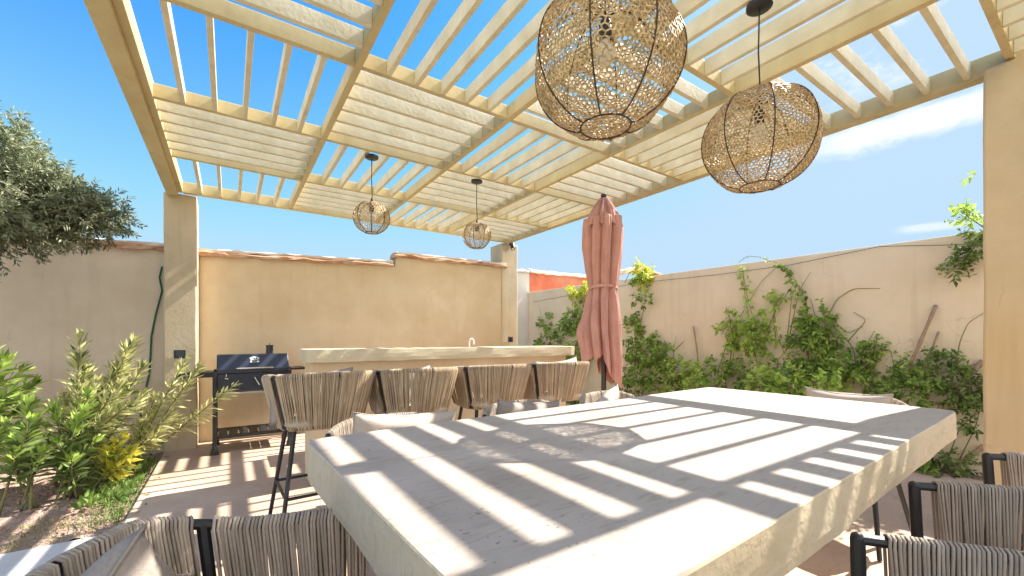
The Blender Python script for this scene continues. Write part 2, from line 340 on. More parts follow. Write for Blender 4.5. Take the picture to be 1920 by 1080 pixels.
rw = thing('right_wall', 'long beige rendered garden wall on the right carrying climbing plants', 'wall', (WX, 2, 0))
r0, r1 = px(990, 548, X=WX), px(1843, 433, X=WX)
zt = lambda y: r1.z+(r0.z-r1.z)*(y-r1.y)/(r0.y-r1.y)
g = G(); ys = [-5, CY-.002]
g.add([(x, y, z) for y in ys for (x, z) in ((WX, -.1), (WX+.2, -.1), (WX+.2, zt(y)), (WX, zt(y)))],
      [(0, 1, 2, 3), (7, 6, 5, 4), (0, 4, 5, 1), (1, 5, 6, 2), (2, 6, 7, 3), (3, 7, 4, 0)])
L(g.build('wall_face', m_plaster_right, rw, bevel=.015), rw)
g = G(); P = [px(u, v, X=WX-.02) for u, v in ((1000, 566), (1200, 530), (1345, 515), (1480, 497), (1650, 462), (1840, 458))]
g.tube(P, .0025, 4); L(g.build('support_wire', m_pole, rw), rw)
P = [px(u, v, X=WX-.02) for u, v in ((1560, 700), (1640, 706), (1720, 712), (1800, 690), (1842, 680))]
g = G(); g.tube(P, .002, 4); L(g.build('support_wire', m_pole, rw), rw)
# ------------------------------------------------------------------ pergola
GX = lambda i: -.384+.9405*i
GY = lambda j: 5.113-.955*j
PZ = 2.493; SD = .08; ST = .026; NC, NR = 4, 8
pg = thing('pergola', 'cream slatted pergola on plastered pillars roofing the dining terrace', 'pergola', (1.5, 1.5, 0))
def part(g, name, m, **k): return L(g.build(name, m, pg, **k), pg)
for i in range(1, NC):
    g = G(); g.box(GX(i)-.019, GX(i)+.019, GY(NR), GY(0), PZ-.003, PZ+SD+.002); part(g, 'cross_beam', m_perg, bevel=.003)
for j in range(1, NR):
    for i in range(NC):
        g = G(); g.box(GX(i)+.0195, GX(i+1)-.0195, GY(j)-.016, GY(j)+.016, PZ-.0015, PZ+SD); part(g, 'noggin', m_perg, bevel=.003)
# edge beams: deeper than the slats and stepped
g = G(); g.box(GX(0)-.105, GX(0)-.02, GY(NR)-.06, GY(0)+.05, PZ-.045, PZ+SD+.03); part(g, 'edge_beam', m_perg, bevel=.004)
g = G(); g.box(GX(0)-.02, GX(0)+.019, GY(NR), GY(0), PZ-.010, PZ+SD+.015); part(g, 'edge_board', m_perg, bevel=.003)
g = G(); g.box(GX(4)-.03, GX(4)+.045, GY(NR)-.06, GY(0)+.05, PZ-.012, PZ+SD+.02); part(g, 'edge_beam', m_perg, bevel=.004)
g = G(); g.box(GX(0)+.02, GX(4)-.031, GY(0)-.02, GY(0)+.03, PZ-.010, PZ+SD+.015); part(g, 'edge_beam', m_perg, bevel=.004)
g = G(); g.box(GX(0)+.02, GX(4)-.031, GY(NR)-.03, GY(NR)+.02, PZ-.010, PZ+SD+.015); part(g, 'edge_beam', m_perg, bevel=.004)
for c in range(NC):
    for r in range(NR):
        g = G(); x0, x1, y0, y1 = GX(c)+.0195, GX(c+1)-.0195, GY(r+1)+.0165, GY(r)-.0165
        if c == NC-1: x1 -= .012
        if r == 0: y1 -= .005
        for k in range(1, 6):
            jt = (random.random()-.5)*.003
            if (c+r) % 2 == 0:
                xc = GX(c)+.9405*k/6+jt; g.box(xc-ST/2, xc+ST/2, y0, y1, PZ+jt*.3, PZ+SD)
            else:
                yc = GY(r)-.955*k/6+jt; g.box(x0, x1, yc-ST/2, yc+ST/2, PZ+jt*.3, PZ+SD)
        part(g, 'slat_panel', m_slat, bevel=.002)
def pillar(x0, x1, y0, y1, top):
    g = G(); n = 14; prof = []
    V = []; zs = np.linspace(-.1, top, n+1)
    ring = lambda: [(x0, y0), ((x0+x1)/2, y0), (x1, y0), (x1, (y0+y1)/2), (x1, y1), ((x0+x1)/2, y1), (x0, y1), (x0, (y0+y1)/2)]
    for z in zs:
        for (x, y) in ring(): V.append((x+(rng.random()-.5)*.006, y+(rng.random()-.5)*.006, z))
    F = [(i*8+q, i*8+(q+1) % 8, (i+1)*8+(q+1) % 8, (i+1)*8+q) for i in range(n) for q in range(8)]+[tuple(n*8+q for q in range(8))]
    g.add(V, F); return part(g, 'pillar', m_pillar, bevel=.012, smooth=True)
pillar(-.515, -.262, 5.145, 5.52, PZ-.012)
pillar(3.305, 3.585, 5.145, 5.47, PZ-.014)
pillar(3.24, 3.56, .13, .427, PZ-.014)
pillar(-.515, -.262, -2.7, -2.42, PZ-.05)

# ------------------------------------------------------------------ table
TROT = .041; TX0, TY1 = .184, 1.356; TL, TW, TT = 2.264, 1.054, .107; TZ = .783
tb = thing('dining_table', 'massive cast cement dining table with rough chunky edges', 'table', (TX0, TY1, 0), TROT)
def rough_slab(Lx, Ly, z0, z1, nx, ny, nz, jit, cr=.03):
    g = G(); vid = {}; V = []
    def vert(i, j, k):
        if (i, j, k) in vid: return vid[(i, j, k)]
        x, y, z = i/nx*Lx, -j/ny*Ly, z0+(z1-z0)*k/nz
        side = i in (0, nx) or j in (0, ny)
        if side:
            s = jit*(1.0 if k == 0 else .45 if k == nz else .7)
            n1 = math.sin(x*9+k)+math.sin(x*23+y*17+k*2)*.6+math.sin(y*31+x*5)*.5+(rng.random()-.5)
            if j in (0, ny): y += (1 if j == 0 else -1)*s*n1*.5
            if i in (0, nx): x += (-1 if i == 0 else 1)*s*n1*.5
            if k == 0: z += s*(rng.random()*.8+.5*math.sin(x*13+y*11))
            # barrel the edge a little
            b = (1-abs(2*k/nz-1)**4)*.002
            if i == 0: x -= b
            if i == nx: x += b
            if j == 0: y += b
            if j == ny: y -= b
        if i in (0, nx) and j in (0, ny):
            x += cr*.35*(1 if i == 0 else -1); y += -cr*.35*(1 if j == 0 else -1)
        V.append((x, y, z)); vid[(i, j, k)] = len(V)-1; return len(V)-1
    F = []; top = []
    for i in range(nx):
        for j in range(ny):
            top.append(len(F)); F.append((vert(i, j, nz), vert(i, j+1, nz), vert(i+1, j+1, nz), vert(i+1, j, nz)))
            F.append((vert(i, j, 0), vert(i+1, j, 0), vert(i+1, j+1, 0), vert(i, j+1, 0)))
    for k in range(nz):
        for i in range(nx):
            F.append((vert(i, 0, k), vert(i, 0, k+1), vert(i+1, 0, k+1), vert(i+1, 0, k)))
            F.append((vert(i, ny, k), vert(i+1, ny, k), vert(i+1, ny, k+1), vert(i, ny, k+1)))
        for j in range(ny):
            F.append((vert(0, j, k), vert(0, j+1, k), vert(0, j+1, k+1), vert(0, j, k+1)))
            F.append((vert(nx, j, k), vert(nx, j, k+1), vert(nx, j+1, k+1), vert(nx, j+1, k)))
    g.add(V, F); return g, set(top)
g, tops = rough_slab(TL, TW, TZ-TT, TZ, 40, 20, 4, .0028)
ttop = g.build('tabletop', m_table, tb); ttop.data.materials.append(m_table_side)
ttop.data.polygons.foreach_set('material_index', [0 if i in tops else 1 for i in range(len(ttop.data.polygons))])
bv = ttop.modifiers.new('bevel', 'BEVEL'); bv.width = .0025; bv.segments = 1; bv.limit_method = 'ANGLE'; bv.angle_limit = R(50)
g = G(); g.box(.82, 1.44, -.72, -.34, 0, TZ-TT+.01); g.build('pedestal', m_table_side, tb, bevel=.02)

# ------------------------------------------------------------------ bar
bar = thing('bar_counter', 'long cream cement bar counter in front of the ochre wall', 'bar counter', (.46, 3.28, 0))
g, _ = rough_slab(2.575, .40, .905, 1.0, 40, 8, 3, .003)
cts = g.build('countertop', m_bar, bar, bevel=.003); cts.location = (0, .40, 0)
g = G(); g.box(.035, 2.50, .075, .36, 0, .91); g.build('base', m_plaster, bar, bevel=.006)

# ------------------------------------------------------------------ woven chairs and stools
def upath(w, yf, yb, r, n=200, bulge=.02):
    """U in plan: front-left -> back -> front-right, returns points by arc length"""
    pts = [(-w, yf)]
    pts += [(-w+(w*.0), yb+r)]
    for k in range(1, 13):
        a = math.pi+k*math.pi/24; pts.append((-w+r+r*math.cos(a), yb+r+r*math.sin(a)))
    for k in range(1, 8):
        x = -w+r+(2*w-2*r)*k/8; pts.append((x, yb-bulge*(1-((x)/(w-r+1e-6))**2)))
    for k in range(0, 13):
        a = 1.5*math.pi+k*math.pi/24; pts.append((w-r+r*math.cos(a), yb+r+r*math.sin(a)))
    pts.append((w, yf)); P = np.array(pts); s = np.r_[0, np.cumsum(np.linalg.norm(np.diff(P, axis=0), axis=1))]
    return P, s/s[-1], s[-1]
def make_chair(kind):
    stool = kind == 'stool'
    zs = .60 if stool else .43                     # bottom of the woven shell
    zb, za = (.885, .845) if stool else (.73, .672)     # rim at the back, at the arm fronts
    zseat = .64 if stool else .46
    Pt, St, Lt = upath(.265, .20, -.265, .16); Pb, Sb, Lb = upath(.205, .14, -.185, .10) if stool else upath(.24, .195, -.205, .13)
    def top(t):
        x, y = np.interp(t, St, Pt[:, 0]), np.interp(t, St, Pt[:, 1])
        e = min(1, abs(t-.5)*2/.72) if abs(t-.5)*2 < .72 else 1+((abs(t-.5)*2-.72)/.28)*.15
        q_ = min(1, max(0, (abs(t-.5)*2-.18)/(.82 if stool else .40))); z = zb-(zb-za)*(q_**1.3 if stool else q_*q_*(3-2*q_))
        return np.array([x, y, z])
    def bot(t):
        x, y = np.interp(t, Sb, Pb[:, 0]), np.interp(t, Sb, Pb[:, 1])
        return np.array([x, y, zs])
    rope = m_rope_stool if stool else m_rope
    root = thing('bar_stool' if stool else 'dining_chair', 'x', 'bar stool' if stool else 'dining chair')
    # seat
    g = G(); n = 20; V = []; zr = [(-.045, .90), (-.02, 1.0), (.015, 1.0), (.03, .93), (.035, .6), (.036, .0)]
    for dz, k in zr:
        for a in range(32):
            an = a*2*math.pi/32; cx, sy = math.cos(an), math.sin(an)
            e = .5; V.append((.215*k*math.copysign(abs(cx)**e, cx), -.015+.20*k*math.copysign(abs(sy)**e, sy), zseat+dz))
    F = [(i*32+q, i*32+(q+1) % 32, (i+1)*32+(q+1) % 32, (i+1)*32+q) for i in range(5) for q in range(32)]
    g.add(V, F); g.build('seat', m_seat, root, smooth='all')
    # frame: rim tube, lower ring, posts
    g = G(); T = np.linspace(0, 1, 61)
    g.tube([top(t) for t in T], .0115, 8); g.tube([bot(t) for t in T], .010, 8)
    f0, f1 = bot(0), bot(1); g.tube([f0, f1], .010, 8)
    for t in (0, 1):
        g.tube([top(t)+[0, 0, 0], top(t)*.5+bot(t)*.5+[0, .004, 0], bot(t)], .0135, 8)
        g.add(*ball(top(t), .0137))
    g.build('frame', m_black, root, smooth=True)
    tp = (.285, .715)                                # back corner posts
    for t in tp:
        g = G(); off = np.array([0, 0, 0.]); g.tube([top(t), (top(t)+bot(t))/2, bot(t)], .0125, 8); g.build('back_post', m_black, root, smooth=True)
    # woven panels
    for nm, t0, t1 in (('woven_arm', .035, tp[0]-.013), ('woven_back', tp[0]+.013, tp[1]-.013), ('woven_arm', tp[1]+.013, .965)):
        g = G(); cnt = int(Lt*(t1-t0)/.0072)
        for i in range(cnt):
            t = t0+(t1-t0)*(i+.5+(random.random()-.5)*.35)/cnt; tb_ = t+(random.random()-.5)*.010
            if random.random() < .02: continue
            p, q = top(t), bot(min(.985, max(.015, tb_)))
            tan = top(min(1, t+.01))-top(max(0, t-.01)); tan[2] = 0; tan /= np.linalg.norm(tan); nrm = np.array([tan[1], -tan[0], 0])
            if np.dot(nrm, p*[1, 1, 0]) < 0: nrm = -nrm
            o = .0138; up = np.array([0, 0, 1.])
            mid = (p+q)/2+nrm*.0015*math.sin(i*.7)
            tw = tan*(random.random()-.5)*.003
            pts = [q-up*.012, q+nrm*.013, mid+nrm*(.0135+random.random()*.003)+tw, p+nrm*o-up*.004, p+nrm*.010+up*.0115, p+up*.0158, p-nrm*.010+up*.0115, p-nrm*o-up*.004+tan*.002, mid-nrm*.012-tw, q-nrm*.011]
            g.tube(pts, (.0030 if stool else .0031)+random.random()*.0005, 5, tone=random.random(), cap=False)
        g.build(nm, rope, root, smooth='all')
    # legs
    if stool: feet = [(-.235, .215), (.235, .215), (-.235, -.235), (.235, -.235)]; tops = [(-.15, .13), (.15, .13), (-.15, -.13), (.15, -.13)]
    else: feet = [(-.25, .24), (.25, .24), (-.25, -.25), (.25, -.25)]; tops = [(-.19, .15), (.19, .15), (-.18, -.14), (.18, -.14)]
    for (fx, fy), (tx, ty) in zip(feet, tops):
        g = G(); g.tube([(tx, ty, zs+.005), (fx, fy, .004)], [.0125, .0105], 10); lg = g.build('leg', m_black, root, smooth=True)
    if stool:
        k = (.60-.24)/.60; c = [(tx+(fx-tx)*k, ty+(fy-ty)*k, .24) for (fx, fy), (tx, ty) in zip(feet, tops)]
        g = G()
        for a, b in ((0, 1), (2, 3), (0, 2), (1, 3)): g.tube([c[a], c[b]], .009, 8)
        g.build('foot_rail', m_black, root, smooth=True)
    return root
def ball(c, r, n=8):
    V = []; F = []
    for i in range(n+1):
        th = math.pi*i/n
        for q in range(n): V.append((c[0]+r*math.sin(th)*math.cos(q*2*math.pi/n), c[1]+r*math.sin(th)*math.sin(q*2*math.pi/n), c[2]+r*math.cos(th)))
    for i in range(n):
        for q in range(n): F.append((i*n+q, i*n+(q+1) % n, (i+1)*n+(q+1) % n, (i+1)*n+q))
    return V, F

def cushion(loc, rot, w, h, t, label, m, seed=0, group='cushions on the chairs and stools', sag=.012):
    rr = np.random.default_rng(seed); n = 26; g = G(); V = []; ph = rr.random(6)*6
    for s in (1, -1):
        for j in range(n+1):
            for i in range(n+1):
                a, b = -1+2*i/n, -1+2*j/n
                edge = (1-abs(a)**3.2)*(1-abs(b)**3.2)
                th = t*.5*max(edge, 0)**.5
                x = a*w/2*(1-.07*(1-abs(a)**1.5)*0-.055*(1-b*b)*abs(a)**4); y = b*h/2*(1-.085*(1-a*a)*abs(b)**4)
                wr = .005*math.sin(a*7+ph[0]+b*3)*edge+.004*math.sin(b*9+ph[1]-a*5)*edge
                z = s*(th+wr)+.004*math.sin(a*9+ph[2])*(abs(b)**6)
                V.append((x, y-sag*(1-a*a)*(b > 0)*b, z))
    F = []; k = (n+1)**2
    for s in (0, 1):
        for j in range(n):
            for i in range(n):
                q = (s*k+j*(n+1)+i, s*k+j*(n+1)+i+1, s*k+(j+1)*(n+1)+i+1, s*k+(j+1)*(n+1)+i)
                F.append(q if s == 0 else q[::-1])
    g.add(V, F); o = g.build('cushion', m, smooth='all'); o.location = loc; o.rotation_euler = rot
    me = o.data; bm = bmesh.new(); bm.from_mesh(me); bmesh.ops.remove_doubles(bm, verts=bm.verts, dist=.0004); bm.to_mesh(me); bm.free()
    # stitched seam around the rim
    T = np.linspace(0, 2*math.pi, 96, endpoint=False); P = []
    for an in T:
        c, s_ = math.cos(an), math.sin(an); mx = max(abs(c), abs(s_)); a, b = c/mx, s_/mx
        x = a*w/2*(1-.055*(1-b*b)*abs(a)**4); y = b*h/2*(1-.085*(1-a*a)*abs(b)**4)-sag*(1-a*a)*(b > 0)*b
        P.append((x, y, .004*math.sin(a*9+ph[2])*(abs(b)**6)))
    g = G(); g.tube(P, .0028, 5, closed=True); g.build('piping', m, o, smooth='all')
    return tag(o, label, 'cushion', group)

def by_post(u, v, rz):
    p = px(u, v, Z=.672); c, s_ = math.cos(rz), math.sin(rz); lx, ly = .265, .20          # right front corner of the chair
    return p.x-(lx*c-ly*s_), p.y-(lx*s_+ly*c), rz
def put(o, x, y, rz, label, group):
    o.location = (x, y, 0); o.rotation_euler = (0, 0, rz); o['label'] = label; o['group'] = group; return o
def lean(x, y, z, rz, tilt, roll=0):
    """rotation of a cushion standing on a seat whose front points along rz, leaning back"""
    return (Matrix.Rotation(rz, 3, 'Z')@Matrix.Rotation(R(90)+tilt, 3, 'X')@Matrix.Rotation(roll, 3, 'Z')).to_euler()
stool = make_chair('stool'); first = True
sg = 'rope stools along the bar'
for i, (x, y, rz, lb) in enumerate([
    (.44, 2.66, R(2), 'woven rope bar stool nearest the black barbecue, showing its legs beside the table corner'),
    (1.00, 2.68, R(-2), 'woven rope bar stool standing second from the barbecue'),
    (1.60, 2.68, R(-5), 'woven rope bar stool third from the barbecue, second from the closed pink parasol'),
    (2.19, 2.68, R(-6), 'woven rope bar stool nearest the closed pink parasol')]):
    put(stool if i == 0 else copy_tree(stool), x, y, rz, lb, sg)
chair = make_chair('chair'); cg = 'rope dining chairs around the cement table'
PI = math.pi
for i, (x, y, rz, lb) in enumerate([
    (.045, .80, R(-108), 'woven rope dining chair close up at the left end of the table'),
    (.56, 1.56, PI, 'rope dining chair across the table in front of the bar stool nearest the barbecue'),
    (1.27, 1.57, PI, 'rope dining chair in the middle across the table, holding the dark sun striped cushion'),
    (1.95, 1.60, PI+R(4), 'rope dining chair across the table in front of the closed pink parasol'),
    (2.86, .92, R(88), 'woven rope dining chair at the right end of the table with a long pale cushion'),
    (*by_post(1608, 1010, R(36)), 'woven rope dining chair on the near side, lowest in the frame at the bottom right'),
    (*by_post(1714, 911, R(42)), 'near side rope dining chair between the lowest one and the one by the pillar'),
    (*by_post(1851, 856, R(44)), 'woven rope dining chair on the near side right in front of the big right pillar')]):
    put(chair if i == 0 else copy_tree(chair), x, y, rz, lb, cg)

cushion((-.165, .83, .58), lean(0, 0, 0, R(-112), R(-20), R(38)), .38, .36, .14, 'large taupe linen cushion on the end chair in the bottom left of the photo', m_cush, 1)
cushion((.60, 1.68, .66), lean(0, 0, 0, PI, R(-14), R(4)), .44, .26, .12, 'pale linen cushion on the far side chair in front of the first bar stool', m_cush_pale, 2)
cushion((1.24, 1.70, .655), lean(0, 0, 0, PI, R(-12), R(5)), .40, .25, .12, 'grey taupe cushion slumped in the middle far side chair, striped by sun', m_cush, 3)
cushion((1.78, 1.70, .64), lean(0, 0, 0, PI+R(30), R(-18), R(-14)), .38, .26, .11, 'pale cushion tilted in the far side chair in front of the pink parasol', m_cush_pale, 4)
cushion((2.98, .92, .655), lean(0, 0, 0, R(88), R(-12), R(0)), .42, .26, .12, 'long pale pink beige cushion on the chair at the right end of the table', m_cush_pale, 5)
cushion((.40, 2.60, .765), lean(0, 0, 0, R(2), R(-12), R(3)), .46, .27, .12, 'cushion showing above the back of the bar stool nearest the barbecue', m_cush, 6)
cushion((.93, 2.62, .755), lean(0, 0, 0, R(-2), R(-12), R(5)), .40, .26, .11, 'cushion barely showing above the second bar stool from the barbecue', m_cush_pale, 7)
cushion((2.22, 2.60, .775), lean(0, 0, 0, R(-6), R(-12), R(4)), .42, .28, .12, 'pale cushion showing above the bar stool beside the pink parasol', m_cush_pale, 8)

# ------------------------------------------------------------------ pendant lamps
def dual_mesh(sub):
    bm = bmesh.new(); bmesh.ops.create_icosphere(bm, subdivisions=sub, radius=1)
    bm.faces.index_update(); cen = np.array([f.calc_center_median().normalized() for f in bm.faces]); E_ = []
    for e in bm.edges:
        a, b = e.link_faces; E_.append((a.index, b.index))
    bm.free(); return cen, np.array(E_)
def lamp_shape(D, r, twist=0, squash=.93, nr=8, ph=0):
    """pumpkin: direction -> point"""
    D = np.asarray(D, float); th = np.arccos(np.clip(D[:, 2], -1, 1)); az = np.arctan2(D[:, 1], D[:, 0])+ph
    lobe = np.abs(np.sin(az*nr/2)); k = 1-.055*lobe*np.sin(th)**1.2+.012*np.sin(3*az+2*th)
    rad = r*k*np.sin(th)**.92
    z = r*squash*np.cos(th)*(1-.18*np.exp(-(th/.42)**2))
    z = np.maximum(z, -r*squash*.93)
    return np.stack([rad*np.cos(az-ph), rad*np.sin(az-ph), z], 1)
def edge_tubes(g, P, E_, r):
    A, B = P[E_[:, 0]], P[E_[:, 1]]; T = B-A; L_ = np.linalg.norm(T, axis=1)[:, None]; T = T/(L_+1e-9)
    ref = A/np.linalg.norm(A, axis=1)[:, None]; U = np.cross(T, ref); U /= np.linalg.norm(U, axis=1)[:, None]+1e-9; W = np.cross(T, U)
    V = []
    for q in range(3):
        a = q*2*math.pi/3; o = r*(math.cos(a)*W+math.sin(a)*U); V += [A+o, B+o]
    V = np.stack(V, 1).reshape(-1, 3); b0 = g.n; g.v.append(V); g.n += len(V); n = len(E_)
    for i in range(n):
        b = b0+i*6; g.f += [(b, b+2, b+3, b+1), (b+2, b+4, b+5, b+3), (b+4, b, b+1, b+5)]
    tt = rng.random(n)
    g.t += np.repeat(tt, 3).tolist()
def make_lamp(r, sub, wire, rib, ph, seed):
    rr = np.random.default_rng(seed)
    root = thing('pendant_lamp', 'x', 'pendant lamp')
    cen, E_ = dual_mesh(sub); J = cen+rr.normal(size=cen.shape)*(.26/2**sub); J /= np.linalg.norm(J, axis=1)[:, None]
    P = lamp_shape(J, r, ph=ph)*(1+rr.normal(size=(len(J), 1))*.006); g = G(); edge_tubes(g, P, E_, wire)
    sh = g.build('mesh_shade', m_mesh, root)
    th = np.linspace(.16, math.pi-.30, 40)
    g = G()
    for k in range(8):
        a = k*2*math.pi/8-ph; D = np.stack([np.sin(th)*math.cos(a), np.sin(th)*math.sin(a), np.cos(th)], 1)
        g.tube(lamp_shape(D, r*1.008, ph=ph), rib, 6)
    a = np.linspace(0, 2*math.pi, 28, endpoint=False)
    for tt in (math.pi-.31, .17):
        D = np.stack([np.sin(tt)*np.cos(a), np.sin(tt)*np.sin(a), np.full(28, np.cos(tt))], 1)
        Q = lamp_shape(D, r*1.008, ph=ph); g.tube(Q, rib*1.1, 6, closed=True)
    g.build('wire_ribs', m_rib, sh, smooth='all')
    ztop = r*.93*.83
    g = G(); g.lathe([(.0, r*.30), (.018, r*.30), (.02, r*.30+.05), (.012, r*.30+.065), (0, r*.30+.07)], 16, cap=False); g.build('lamp_holder', m_black, root, smooth=True)
    g = G(); q = r*.30; g.lathe([(0, q-.075), (.02, q-.07), (.03, q-.05), (.028, q-.03), (.014, q-.005), (.013, q)], 16, cap=False); g.build('bulb', m_bulb, root, smooth='all')
    return root, ztop
def hang(root, ztop, x, y, z, rope_len, label, rot=(0, 0, 0), r=.25):
    root.location = (x, y, z); root['label'] = label; root['group'] = 'mesh globe pendant lamps'
    top = PZ-z
    g = G(); wob = .004
    g.tube([(0, 0, r*.36), (0, 0, ztop+.03), (wob, 0, ztop+.06), (0, wob, (top+ztop)/2), (0, 0, top-.02)], .0035, 6)
    g.tube([(0.02, 0, ztop-.01), (.006, 0, ztop+.03), (0, 0, ztop+.05)], .003, 5); g.tube([(-.02, 0, ztop-.01), (-.006, 0, ztop+.03), (0, 0, ztop+.05)], .003, 5)
    g.build('cord', m_black, root, smooth=True)
    g = G(); g.lathe([(0, top-.022), (.045, top-.022), (.05, top-.018), (.05, top-.004), (0, top-.004)], 24, cap=False); g.build('ceiling_rose', m_black, root, smooth=True)
    g = G(); g.box(-.05, .05, -.009, .009, top-.0035, top+.003); g.build('mounting_plate', m_perg, root)
LA = [(.955, .90, 1.925, .226, 5, .0025, .0026, .2, 'large woven mesh globe lamp, cut by the top edge, over the middle of the table'),
      (1.852, .875, 1.915, .222, 5, .0025, .0026, .9, 'large woven mesh globe lamp over the right end of the table, wholly in view'),
      (px(697, 292, Z=PZ).x, px(697, 292, Z=PZ).y, 2.015, .134, 4, .0019, .0024, .3, 'small mesh globe lamp over the bar, nearer the left pillar'),
      (px(894, 338, Z=PZ).x, px(894, 338, Z=PZ).y, 1.998, .125, 4, .0019, .0024, .75, 'small mesh globe lamp over the bar, nearer the far pillar')]
for i, (x, y, z, r, sub, w, rib, ph, lb) in enumerate(LA):
    root, zt_ = make_lamp(r, sub, w, rib, ph, 20+i); hang(root, zt_, x, y, z, 0, lb, r=r)

# ------------------------------------------------------------------ closed parasol
ux, uy = 3.0, 2.85
um = thing('closed_parasol', 'closed dusty pink parasol tied at its waist beside the end of the bar', 'parasol', (ux, uy, 0))
def folded(zs, Rz, nf, depth, ph, hem=None, seed=3, n=144):
    rr = np.random.default_rng(seed); pk = rr.random(nf)*.5+.75; off = rr.random(nf)*.25; g = G(); V = []
    for iz, z in enumerate(zs):
        for q in range(n):
            a = q*2*math.pi/n; s = (a*nf/(2*math.pi)+ph+off[int((a*nf/(2*math.pi))) % nf]*0+.06*math.sin(z*5+a*2))
            k = int(s) % nf; fr = s-int(s)
            w = (1-abs(2*fr-1)**1.7)*.8+.2*abs(math.sin(math.pi*fr*3))*fr
            sk = .5*math.sin(a*2+z*2.1)
            d = depth(z); r = Rz(z)*(1-d+d*w*pk[k])*(1+.08*sk)*(1+(.26*math.exp(-((z-1.16)/.16)**2)*max(0, math.cos(a-2.55))**3 if hem else 0))
            r += .0045*math.sin(a*19+z*3)+.003*math.sin(a*31-z*9)+.004*math.sin(z*23+a*5)*d; zz = z
            if hem:
                f = iz/(len(zs)-1); zz = z-(1-f)**3*hem(a, w)
            V.append((r*math.cos(a+.25*math.sin(z*3)*d), r*math.sin(a+.25*math.sin(z*3)*d), zz))
    m = len(zs); F = [(i*n+q, i*n+(q+1) % n, (i+1)*n+(q+1) % n, (i+1)*n+q) for i in range(m-1) for q in range(n)]
    g.add(V, F); return g
prof = [(.86, .215), (1.0, .215), (1.15, .205), (1.3, .19), (1.45, .17), (1.545, .150), (1.575, .140), (1.61, .150), (1.75, .175), (1.95, .205), (2.15, .215), (2.235, .205), (2.246, .15), (2.30, .09), (2.42, .03), (2.435, .02)]
Rp = lambda z: float(np.interp(z, [p[0] for p in prof], [p[1] for p in prof]))
g = folded(np.linspace(.86, 2.435, 70), Rp, 8, lambda z: float(np.interp(z, [1.2, 1.5, 1.65, 1.9, 2.3], [.68, .5, .42, .52, .5])), .3, lambda a, w: .02+.10*w-.14*math.cos(a-2.55)+.05*math.sin(3*a))
cp = g.build('canopy', m_pink, um, smooth='all'); sd = cp.modifiers.new('thick', 'SOLIDIFY'); sd.thickness = .004
g = folded(np.linspace(2.20, 2.445, 16), lambda z: float(np.interp(z, [2.2, 2.28, 2.38, 2.43, 2.446], [.185, .15, .085, .045, .01])), 8, lambda z: .42, .7, lambda a, w: .07*w-.01, seed=8)
vn = g.build('vent_cap', m_pink, um, smooth='all'); sd = vn.modifiers.new('thick', 'SOLIDIFY'); sd.thickness = .004
g = G(); P = [(Rp(1.575)*.93*math.cos(a), Rp(1.575)*.93*math.sin(a), 1.575+.006*math.sin(2*a)) for a in np.linspace(0, 2*math.pi, 40, endpoint=False)]
V = []; 
for (x, y, z) in P: V += [(x*1.03, y*1.03, z-.014), (x*1.03, y*1.03, z+.014), (x*.97, y*.97, z+.014), (x*.97, y*.97, z-.014)]
g.add(V, [(i*4+q, i*4+(q+1) % 4, ((i+1) % 40)*4+(q+1) % 4, ((i+1) % 40)*4+q) for i in range(40) for q in range(4)]); g.build('tie_strap', m_pink, um)
g = G(); g.tube([(0, 0, .02), (0, 0, 2.46)], .024, 14); g.lathe([(.0, 2.45), (.028, 2.45), (.028, 2.47), (.012, 2.485), (0, 2.487)], 14, cap=False); g.build('pole', m_pole, um, smooth=True)
g = G(); g.box(-.25, .25, -.25, .25, 0.001, .06); g.lathe([(.034, .06), (.034, .36), (.028, .37)], 16); g.build('base', m_pole, um, bevel=.01)

# ------------------------------------------------------------------ barbecue
gx0, gx1, gy = -.09, .50, 4.79
gr = thing('barbecue', 'black lidded charcoal barbecue on legs against the ochre wall', 'barbecue', (gx0, gy, 0))
W_ = gx1-gx0; D_ = .42
def prism(g, prof, x0, x1):
    n = len(prof); g.add([(x0, y, z) for y, z in prof]+[(x1, y, z) for y, z in prof], [tuple(range(n))[::-1], tuple(range(n, 2*n))]+[(i, (i+1) % n, n+(i+1) % n, n+i) for i in range(n)])
g = G(); prism(g, [(0, .70), (0, .585), (.05, .565), (D_-.05, .565), (D_, .585), (D_, .745), (0, .745)][::-1], 0, W_); g.build('firebox', m_lid, gr, bevel=.004)
g = G(); prism(g, [(-.006, .748), (-.006, .79), (.095, .925), (D_-.11, .925), (D_+.006, .79), (D_+.006, .748)][::-1], -.006, W_+.006); lid = g.build('lid', m_lid, gr, bevel=.005)
g = G(); hz, hy = .795, -.055; g.tube([(.16, .0, hz), (.16, hy+.01, hz), (.18, hy, hz+.002), (.43, hy, hz+.002), (.45, hy+.01, hz), (.45, .0, hz)], .008, 8)
g.lathe([(.0, 0), (.02, 0), (.02, .006), (0, .006)], 12, (.16, -.01, hz-.003)); g.build('lid_handle', m_chrome, lid, smooth=True)
